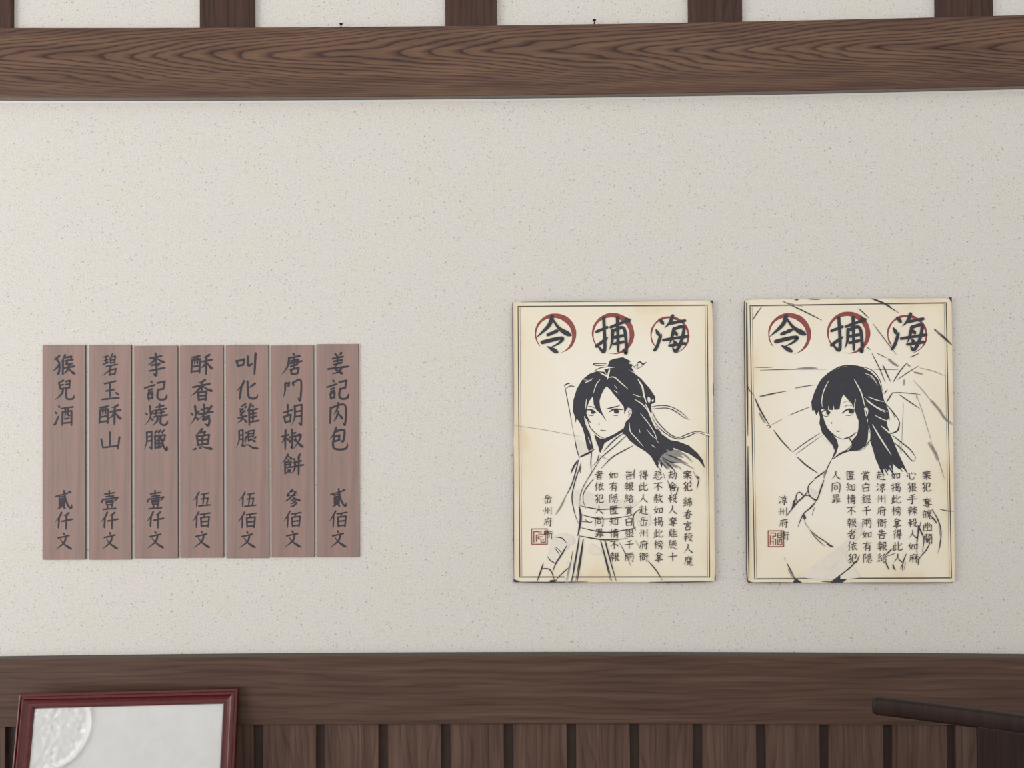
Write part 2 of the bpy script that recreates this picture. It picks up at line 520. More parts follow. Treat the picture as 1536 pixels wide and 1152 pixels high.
POSTERS = [
    dict(cx=0.2189, cz=1.3471, w=0.4162, h=0.5848,
     text='劫1123,-613,1309,-803 舍1122,-852,1308,-1041 殺1121,-1101,1307,-1290 人1120,-1340,1306,-1529 奪1119,-1578,1305,-1767 雞1118,-1820,1304,-2009 腿1117,-2057,1303,-2245 十1115,-2310,1302,-2498 惡824,-612,1011,-801 不824,-850,1011,-1039 赦824,-1099,1011,-1288 如825,-1339,1011,-1528 揭825,-1577,1011,-1766 此825,-1819,1011,-2008 榜825,-2055,1012,-2244 拿825,-2308,1012,-2497 得518,-610,705,-800 此517,-849,704,-1038 人516,-1098,703,-1287 赴515,-1337,702,-1526 岳514,-1575,701,-1764 州513,-1818,700,-2007 府512,-2054,699,-2243 衙511,-2307,698,-2496 告219,-609,406,-798 報218,-847,405,-1036 給217,-1096,404,-1286 賞216,-1336,403,-1525 白215,-1574,402,-1763 銀214,-1816,401,-2005 千214,-2053,400,-2242 兩213,-2306,399,-2495 如-104,-607,83,-796 有-102,-845,85,-1035 隱-101,-1095,86,-1284 匿-99,-1335,88,-1524 知-98,-1573,89,-1762 情-96,-1815,91,-2004 不-95,-2052,92,-2241 報-93,-2305,93,-2494 者-402,-606,-215,-795 依-403,-844,-216,-1033 犯-404,-1093,-216,-1283 人-404,-1333,-217,-1522 同-405,-1571,-218,-1761 罪-406,-1814,-219,-2003 案1431,-605,1623,-800 犯1429,-850,1621,-1045 錦1428,-1171,1620,-1366 香1430,-1425,1621,-1619 宮1429,-1665,1621,-1860 殺1431,-1903,1623,-2097 人1433,-2139,1625,-2334 魔1434,-2384,1625,-2578 岳-1468,-1106,-1289,-1288 州-1470,-1351,-1291,-1532 府-1471,-1575,-1292,-1756 衙-1459,-1837,-1280,-2018',
     head='令-1604,2621,-845,1852 捕-353,2592,364,1832 海856,2623,1572,1853',
     rings=[[-1201, 2240, 396], [-1, 2235, 403], [1191, 2202, 382]], seal=[-1717, -1810, -1393, -2127], border=[[-1969, 2831], [1972, 2828], [1972, -2825], [-1967, -2814]],
     art='''#scabbard 
w0 -798,76 -596,-38 -552,-219 -711,-309
g14 -1005,1185 -929,755 -864,370 -777,-82 -722,-331
b12 -1005,1163 -929,755 -868,438
b16 -799,31 -766,-150 -711,-343
b18 -1017,1163 -960,1203 -885,1221
b14 -976,1113 -881,1162 -779,1134
#hair 
f0 -336,1464 -495,1408 -643,1285 -757,1093 -827,867 -840,641 -795,505 -785,392 -762,482 -717,426 -639,278 -595,120 -562,-84 -518,-197 -416,-152 -455,29 -493,187 -570,391 -592,504 -525,425 -457,379 -520,481 -557,583 -545,707 -499,843 -419,944 -405,774 -354,661 -253,570 -136,415 -219,570 -270,706 -285,841 -250,965 -192,1078 -135,1146 -100,1326 -178,1451
f0 -111,1349 -135,1146 -68,1089 21,975 133,839 218,725 233,567 272,657 313,706 380,668 391,589 333,476 261,409 214,273 196,160 258,126 330,24 464,-89 666,-215 778,-317 856,-452 911,-565 946,-430 1001,-555 1025,-397 1102,-544 1137,-454 1093,-318 1227,-409 1274,-274 1241,-139 1566,-265 1768,-401 1897,-571 1853,-401 1746,-254 1568,-95 1343,-8 1186,19 1007,145 907,292 852,473 797,631 787,767 877,811 874,924 756,1106 577,1311 431,1425 296,1505 116,1540 -65,1530 -178,1497
f0 -110,1568 -63,1688 27,1721 208,1754 320,1697 377,1669 320,1629 410,1588 387,1538 443,1436 319,1493 116,1528 -19,1545
#hairpin 
b14 -132,1618 -267,1628 -403,1616 -335,1584 -109,1591
b12 -393,1464 -268,1531 -87,1559
#hair_ornament 
g22 421,1538 523,1605 500,1515 636,1581
b20 500,1623 568,1654 624,1604 699,1649
g12 343,1651 432,1560 477,1492
#hair 
f0 -189,50 15,134 214,273 196,194 14,82 -178,-29 -257,-51
f0 -403,153 -279,62 -189,61 -190,-41 -224,-131 -281,-243 -321,-108 -370,28
#face 
b12 -547,481 -469,277 -279,100 -166,68
b14 -166,68 15,139 219,273
b22 -550,658 -455,661 -361,604
f0 -467,650 -406,643 -374,604 -406,575 -456,580
b8 -528,560 -456,537 -388,553
b10 -523,730 -444,725 -376,684
b22 -83,614 19,670 199,657
f0 8,659 98,658 127,613 86,577 23,586
b8 -16,550 63,536 131,563
b18 -139,678 -26,704 137,744
b8 -288,389 -304,355 -277,344
b12 -269,242 -210,226 -151,230
g8 312,657 368,634 334,544 288,499
b8 307,623 330,566 298,539
#hair 
c20 -269,1434 -156,1372 -100,1338
c26 -65,1518 -88,1428 -116,1292
c16 -111,1326 24,1337 159,1223 316,1086
c12 -270,1294 -350,1181 -412,1000
c12 -555,888 -567,775 -573,685
c26 520,1288 609,1129 642,948 697,790
c28 674,767 763,564 873,292 918,247
c10 416,984 518,938 630,915
c16 454,871 606,768 718,632
c12 560,587 738,361 861,157 904,10 949,-47
c14 333,386 354,205 488,46 622,-113
c10 692,248 804,112 893,44
c10 534,249 556,181
c8 23,1178 90,1088
c8 22,1065 112,997
c10 780,-69 869,-137
c12 -603,527 -570,368 -482,164
c10 -527,97 -472,-62
c12 -403,141 -370,6 -303,-153
#ribbon 
k0 720,925 765,902 776,835 742,801 715,858
k0 799,857 844,868 821,812
#hair 
g20 -631,1296 -496,1272 -428,1306
c14 -587,1228 -473,1272 -428,1317
#ribbon 
k0 786,710 1124,724 1349,639 1550,457 1371,594 1147,686 831,665
k0 797,609 919,382 1142,155 1367,75 1547,141 1750,192 1997,146 1997,105 1750,163 1524,96 1321,41 1097,110 896,292 785,518
b12 786,717 1012,743 1214,708 1416,594 1550,469
b12 808,672 1124,686 1326,594 1460,492 1584,441
b14 819,597 919,405 1142,166 1344,75 1547,148 1750,197 1997,139
b14 807,507 918,314 1142,121 1344,46 1547,96 1750,170 2008,82
#hair 
m0 912,-430 1026,-273 1184,-206 1342,-184 1431,-275 1273,-342 1407,-455 1227,-432 1316,-568 1137,-476 1158,-601 1024,-476
g40 1094,-183 1274,-274 1453,-343
b20 1025,-341 1182,-432 1340,-455
b20 1094,-273 1273,-342 1430,-410
b22 1047,-408 1159,-499 1271,-624
g36 1138,-341 1340,-410 1542,-479
g30 1229,-184 1454,-275 1632,-434
g24 1182,-454 1361,-545 1406,-613
g20 1407,-455 1564,-524 1676,-592
b16 913,-340 1024,-476 1113,-589
b16 778,-272 889,-475 978,-611
b12 1003,-340 1137,-499 1248,-601
#robe 
b30 -700,-320 -507,-231 -405,-164
b26 -745,-388 -825,-511 -894,-660
b14 -450,-186 -475,-423 -465,-626
b12 -304,-266 -327,-356 -344,-435
b16 196,160 14,26 -213,-210
b14 274,126 36,-87 -260,-334 -441,-513
b16 408,-89 193,-201 -34,-335 -261,-559
g12 -282,-288 -169,-357 -79,-380
b16 -678,-512 -702,-591 -691,-648
w0 -843,-999 -539,-1045 -153,-1213 401,-1215 427,-1354 -154,-1406 -707,-1348 -817,-1210
b18 -728,-379 -859,-849 -1011,-1153
g26 -1011,-1153 -1123,-1374 -1218,-1512
b16 -673,-435 -803,-822 -872,-1154 -819,-1486 -738,-1708
b12 -285,-381 -537,-768 -689,-1072 -707,-1332
b14 -415,-768 -605,-1017 -640,-1210 -586,-1388
g10 -453,-657 -638,-933 -695,-1210
b16 -707,-1332 -265,-1411 234,-1358
b16 -709,-1515 -211,-1611 398,-1536
b16 -683,-1791 -158,-1888 451,-1796
b18 -728,-1957 -214,-2042 284,-2017
b34 -724,-1348 -693,-1598 -756,-1957
b10 -710,-1653 -461,-1682
b10 -610,-1609 -516,-1681 -433,-1643
b12 -734,-1974 -798,-2427 -896,-2902
b12 -646,-2013 -732,-2482 -807,-2902
b14 -281,-2053 -162,-2485 -55,-2905
b14 -203,-2053 -85,-2485 39,-2905
w0 -965,-2482 -854,-2482 -912,-2896 -1051,-2896
w0 -878,-1957 -1044,-1901 -1238,-1955 -1294,-2038 -1045,-2067 -907,-2150 -823,-2067
w0 -491,-2096 -271,-2263 -327,-2346 -521,-2290
#crease 
g8 -2083,350 -1362,235 -641,92
#sleeve 
w0 -1386,-2378 -1303,-2090 -1157,-1911 -1013,-1947 -942,-2164 -1088,-2326 -1234,-2523
b16 -1230,-1982 -1086,-2005 -982,-2119
b22 -978,-2146 -1115,-2370 -1216,-2523 -1280,-2689
b12 -1231,-2181 -1142,-2253 -1095,-2329
b12 -1241,-2208 -1169,-2298 -1121,-2383
b14 -1386,-2387 -1324,-2469 -1216,-2532
b16 -1520,-2634 -1379,-2640 -1304,-2712 -1245,-2893
b20 -1478,-2522 -1538,-2702 -1610,-2900
b14 -1218,-2866 -1055,-2704 -927,-2578 -867,-2272
b24 -724,-1975 -790,-2363 -890,-2903
b24 -644,-2021 -701,-2435 -776,-2903
g40 -909,-2506 -946,-2668 -993,-2884
b30 -1354,-2894 -1200,-2887
#robe 
b16 513,-1422 413,-1516 394,-1654 408,-1777 449,-1857
w0 459,-1532 567,-1471 719,-1502 748,-1717 625,-1778 488,-1731
b14 433,-574 420,-658 422,-781
#hair 
b10 1108,-800 1168,-968 1197,-1122
b12 1153,-884 1198,-969 1336,-951
b14 1336,-951 1313,-1046 1281,-1137
g16 1645,-618 1705,-741 1750,-833
b24 1721,-726 1774,-795
b14 1766,-787 1742,-910 1718,-1002
g10 1033,-661 1062,-799
b12 1605,-794 1582,-863
#robe 
b16 696,-2482 863,-2678 986,-2880
b10 102,-2094 208,-2293 351,-2607
g8 424,-2034 500,-2156 575,-2279
b16 -288,-2061 -221,-2307 -88,-2880
b16 -181,-2062 -85,-2476 27,-2880
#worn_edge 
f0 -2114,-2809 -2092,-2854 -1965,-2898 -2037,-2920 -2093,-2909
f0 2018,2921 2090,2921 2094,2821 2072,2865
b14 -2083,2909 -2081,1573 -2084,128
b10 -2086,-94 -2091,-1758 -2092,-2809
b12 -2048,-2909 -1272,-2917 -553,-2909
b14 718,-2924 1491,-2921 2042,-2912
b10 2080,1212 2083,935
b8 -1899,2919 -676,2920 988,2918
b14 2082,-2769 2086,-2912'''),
    dict(cx=0.708, cz=1.3464, w=0.4275, h=0.5881,
     text='心1166,-637,1356,-831 狠1169,-881,1359,-1075 手1172,-1125,1362,-1319 辣1175,-1368,1365,-1562 殺1178,-1618,1368,-1811 人1181,-1856,1371,-2049 如1184,-2100,1374,-2293 麻1187,-2349,1377,-2542 如839,-635,1029,-830 揭843,-880,1033,-1074 此848,-1124,1038,-1318 榜852,-1367,1042,-1560 拿856,-1616,1046,-1810 得861,-1855,1050,-2048 此865,-2098,1055,-2292 人869,-2348,1059,-2541 赴536,-634,726,-828 涼537,-878,727,-1072 州539,-1122,729,-1316 府540,-1365,730,-1559 衙542,-1615,732,-1809 告543,-1853,733,-2047 報545,-2097,735,-2291 給547,-2346,736,-2540 賞222,-632,413,-827 白225,-877,416,-1071 銀228,-1121,418,-1315 千231,-1364,421,-1558 兩234,-1613,424,-1807 如237,-1852,427,-2046 有240,-2096,430,-2290 隱243,-2345,433,-2539 匿-88,-631,102,-825 知-85,-875,105,-1069 情-82,-1119,108,-1314 不-79,-1362,111,-1556 報-76,-1612,114,-1806 者-73,-1851,117,-2044 依-70,-2095,120,-2288 犯-67,-2344,123,-2538 人-388,-629,-198,-823 同-391,-874,-200,-1068 罪-394,-1118,-203,-1312 案1475,-629,1667,-826 犯1468,-873,1660,-1070 奪1482,-1197,1674,-1394 魄1482,-1441,1674,-1638 幽1483,-1703,1675,-1899 蘭1485,-1940,1678,-2136 涼-1483,-1134,-1300,-1320 州-1485,-1382,-1302,-1568 府-1478,-1613,-1295,-1799 衙-1468,-1871,-1285,-2057',
     head='令-1646,2606,-860,1845 捕-371,2567,360,1837 海881,2632,1611,1851',
     rings=[[-1229, 2206, 409], [-5, 2227, 409], [1215, 2191, 392]], seal=[-1705, -1863, -1386, -2190], border=[[-2031, 2817], [2024, 2845], [2065, -2854], [-1989, -2861]],
     art='''#hair 
f0 87,1555 -163,1521 -387,1419 -583,1252 -711,1016 -783,806 -765,611 -729,638 -680,526 -632,610 -605,484 -620,359 -567,163 -457,23 -347,-103 -307,-215 -384,-410 -280,-271 -231,-118 -257,8 -345,134 -455,246 -509,386 -549,526 -584,652 -451,642 -340,631 -322,734 -306,636 -201,646 -171,831 -119,956 -32,858 56,759 105,656 153,494 191,410 184,242 155,117 42,-8 41,-120 -29,-208 179,-210 319,-127 376,18 392,241 432,129 425,-10 484,-206 537,-401 605,-541 673,-680 702,-541 784,-653 827,-514 895,-668 883,-486 1006,-599 1090,-571 1186,-669 1064,-404 943,-125 854,99 789,281 768,392 830,489 804,629 718,839 665,1090 598,1272 447,1427 281,1518
b18 -443,1391 -163,1535 115,1549 309,1512
b14 -725,974 -555,1280 -331,1446
b12 281,1526 475,1455 626,1272 692,1021
b26 511,-289 606,-513 686,-722
b22 607,-374 702,-569 789,-723
b26 704,-374 813,-570 922,-732
b24 871,-319 980,-515 1089,-655
b22 954,-348 1063,-515 1199,-697
k0 305,666 369,674 391,604 367,506 331,520
k0 361,450 380,436 374,367
b10 327,632 354,576 348,515
c14 -422,1237 -524,1028 -565,833 -556,693
c18 112,1262 248,995 306,772 341,660
c12 316,883 550,700 798,587
c12 386,905 551,840 745,791
c16 357,827 550,686 743,574
c14 534,514 686,435 782,406
c22 476,324 653,16 857,-305
c20 656,295 821,155 958,15
c10 135,857 106,717 118,577
c8 393,297 433,157
c10 -422,720 -434,642
c14 -568,79 -458,-33 -348,-117
g18 390,1330 501,1273 596,1133
c12 335,1386 474,1329 569,1189
g16 -457,23 -348,-117 -349,-285
#ribbon 
b12 717,797 909,573 1032,377 1016,251
b22 1031,349 988,196 821,127
b12 772,741 895,573 935,461
b16 890,99 1096,-70 1247,-196 1356,-350
b16 902,-41 1094,-209 1258,-405 1327,-433 1358,-350
#face 
b18 783,434 811,490 824,406
b16 -585,582 -479,637 -382,581
f0 -479,623 -409,614 -396,567 -430,531 -474,553
b8 -541,520 -480,503 -410,519
b22 -151,565 -20,648 146,619
f0 -20,634 77,634 104,589 62,555 -1,564
b8 -91,523 6,517 90,544
b8 -117,691 -19,732 78,712
g8 -144,775 -46,816 23,787
b8 -364,385 -370,343
b14 -275,203 -233,189 -191,200
b12 -523,414 -455,246 -290,91 -146,27
b18 -146,27 15,76 141,173
b18 -12,62 56,-64
#robe 
b14 41,-92 -71,-203 -210,-272 -323,-369
b22 -350,-382 -183,-272 12,-209 234,-204
b14 319,-121 431,18
g16 95,-226 262,-182 374,-94 417,18
b14 -378,-396 -463,-563 -535,-786
b20 -744,-799 -604,-702 -492,-619
g30 -492,-591 -520,-674 -549,-786
#parasol 
b20 -1086,-337 -907,-505 -659,-679
b18 -1568,224 -1403,0 -1196,-224
b10 -1712,309 -1664,323 -1628,286 -1679,264
b22 -1951,898 -1842,645 -1664,337
g30 -1870,590 -1788,449 -1733,365
b12 -1183,-238 -902,-31 -595,163
b8 -1114,-281 -847,-87 -568,107
b10 -1945,1530 -1583,1527
b10 -1834,1470 -1110,1485 -442,1481
g26 -1082,1493 -859,1511 -650,1504
b10 503,1474 1030,1465
g28 -1867,919 -1644,966 -1476,1006
b12 -1839,930 -1560,985 -1281,1033
g22 -1114,1094 -918,1129
b10 -1002,1115 -709,1158
b10 -1258,524 -1007,626 -784,709
g8 -1608,336 -1370,461
b12 479,1804 642,1468 750,1188
b18 698,1565 780,1383 855,1215
b16 911,1209 1058,1437 1198,1603
b12 1000,1256 1224,1408 1447,1540
g10 1461,1496 1723,1432 1999,1319
g40 811,1690 921,1591 1031,1526
b10 590,1803 783,1704
g34 1198,1576 1267,1519
g30 1139,1269 1123,1129
g30 1335,1407 1528,1364
b14 719,965 790,1048
b18 773,797 900,991
b12 900,991 1163,978 1468,946
b14 1024,949 1244,794 1451,653
g12 1371,988 1492,625 1625,178 1705,-101
g14 1705,-101 1812,-380 1945,-812
g44 1622,-45 1758,-268 1812,-436
g16 1333,1240 1552,987 1770,707 1934,539
g40 1688,819 1852,623 1961,455 2125,315
g10 1119,767 1086,265 1066,-265
g10 1385,960 1378,849
g14 1014,14 1038,-264
b14 1269,1715 1450,1797
b14 -1982,2517 -1892,2655 -1792,2793
b10 -1355,2900 -1191,2827
b16 -1207,2827 -944,2703 -550,2501
g10 -1273,2872 -943,2786
b14 212,2738 321,2638 419,2538
b24 489,2941 708,2856 872,2772
b14 708,2856 1035,2644
b30 1772,2295 1961,2128 2124,1972
g20 1799,2267 1962,2156
b10 511,2415 754,2082 981,1776
b10 368,1941 450,1874
b14 -1107,2926 -1024,2931
b16 -831,2946 -584,2933
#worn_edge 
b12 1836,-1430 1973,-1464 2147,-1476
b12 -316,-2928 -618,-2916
#robe 
f0 -426,-2939 -233,-2818 -95,-2791 15,-2709 -69,-2846 -179,-2939
w0 -425,-2873 -1055,-2815 -779,-2596 -115,-2104 162,-1775 218,-1720 204,-1940 -118,-2379 151,-2765 96,-2847
b18 -426,-2928 -122,-2709 155,-2462
b16 1672,-1424 1806,-1672 1857,-1947 1798,-2304
g14 1805,-1782 1855,-2112 1770,-2359
b14 1450,-1670 1364,-2055 1359,-2439
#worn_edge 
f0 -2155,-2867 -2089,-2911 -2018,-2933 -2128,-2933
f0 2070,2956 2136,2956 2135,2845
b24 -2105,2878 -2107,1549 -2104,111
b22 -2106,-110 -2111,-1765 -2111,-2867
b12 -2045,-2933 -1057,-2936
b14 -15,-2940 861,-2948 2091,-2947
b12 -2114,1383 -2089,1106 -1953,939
#robe 
w0 -857,-970 -759,-1028 -654,-1105 -674,-1210 -732,-1223 -798,-1181 -851,-1085
b14 -747,-817 -853,-922 -873,-1027 -836,-1133 -770,-1200 -694,-1235
b20 -542,-818 -605,-990 -664,-1162 -713,-1248
b22 -798,-1181 -703,-1229 -664,-1162
#hand 
b20 -883,-1046 -941,-1132 -1009,-1199 -1105,-1285 -1318,-1552
b14 -989,-1103 -1046,-1065 -1104,-1103 -1124,-1198 -1096,-1285
b14 -1114,-1199 -1172,-1256 -1202,-1390
b20 -1143,-1218 -1163,-1313 -1212,-1390
b14 -1017,-1084 -980,-1132 -961,-1170
b14 -970,-1145 -874,-1133 -798,-1181 -732,-1243
#robe 
b16 -713,-1258 -800,-1373 -955,-1497 -1033,-1640 -1088,-1783
f0 -978,-1529 -945,-1525 -917,-1602 -952,-1650 -975,-1602
b10 -955,-1506 -820,-1372 -742,-1277
b8 -743,-1382 -773,-1469 -795,-1555
g12 -956,-1621 -919,-1736 -824,-1852
b14 -844,-1852 -711,-1967 -540,-2083 -360,-2208
b10 -825,-1890 -693,-2044 -538,-2188
b26 -484,-2140 -417,-2179 -360,-2202
g10 -1375,-2405 -1357,-2501
b18 -1319,-2539 -1235,-2712 -1141,-2913
g30 -1291,-2654 -1198,-2827
f0 -1202,-2934 -1159,-2846 -1112,-2866 -1017,-2935
f0 -425,-2941 -320,-2868 -227,-2802 -228,-2907 -263,-2941
#robe 
b16 -68,-2680 40,-2563 132,-2461
b12 117,-2479 179,-2373
b20 718,-2363 787,-2299 849,-2235
b12 741,-2383 832,-2368 908,-2330
b18 709,-2512 738,-2588 780,-2684
b20 860,-2558 875,-2635 912,-2685
b16 1136,-2346 1081,-2483 1057,-2589 1059,-2711
b10 1042,-2574 1011,-2665
g10 1119,-2514 1086,-2686
b20 1378,-1760 1445,-1890 1492,-2012
b10 1492,-2012 1496,-2134 1462,-2317
b14 1386,-1768 1380,-1951 1366,-2103
b16 1627,-2119 1546,-2271 1439,-2393 1392,-2469
b16 1408,-2423 1383,-2499 1376,-2583
b20 1653,-1571 1721,-1647 1774,-1731
w0 -568,-2507 -414,-2386 -261,-2234 -170,-2295 -264,-2508 -478,-2660
w0 19,-1716 186,-1702 200,-1793 109,-1839 18,-1823
b8 95,-1717 171,-1705'''),
]
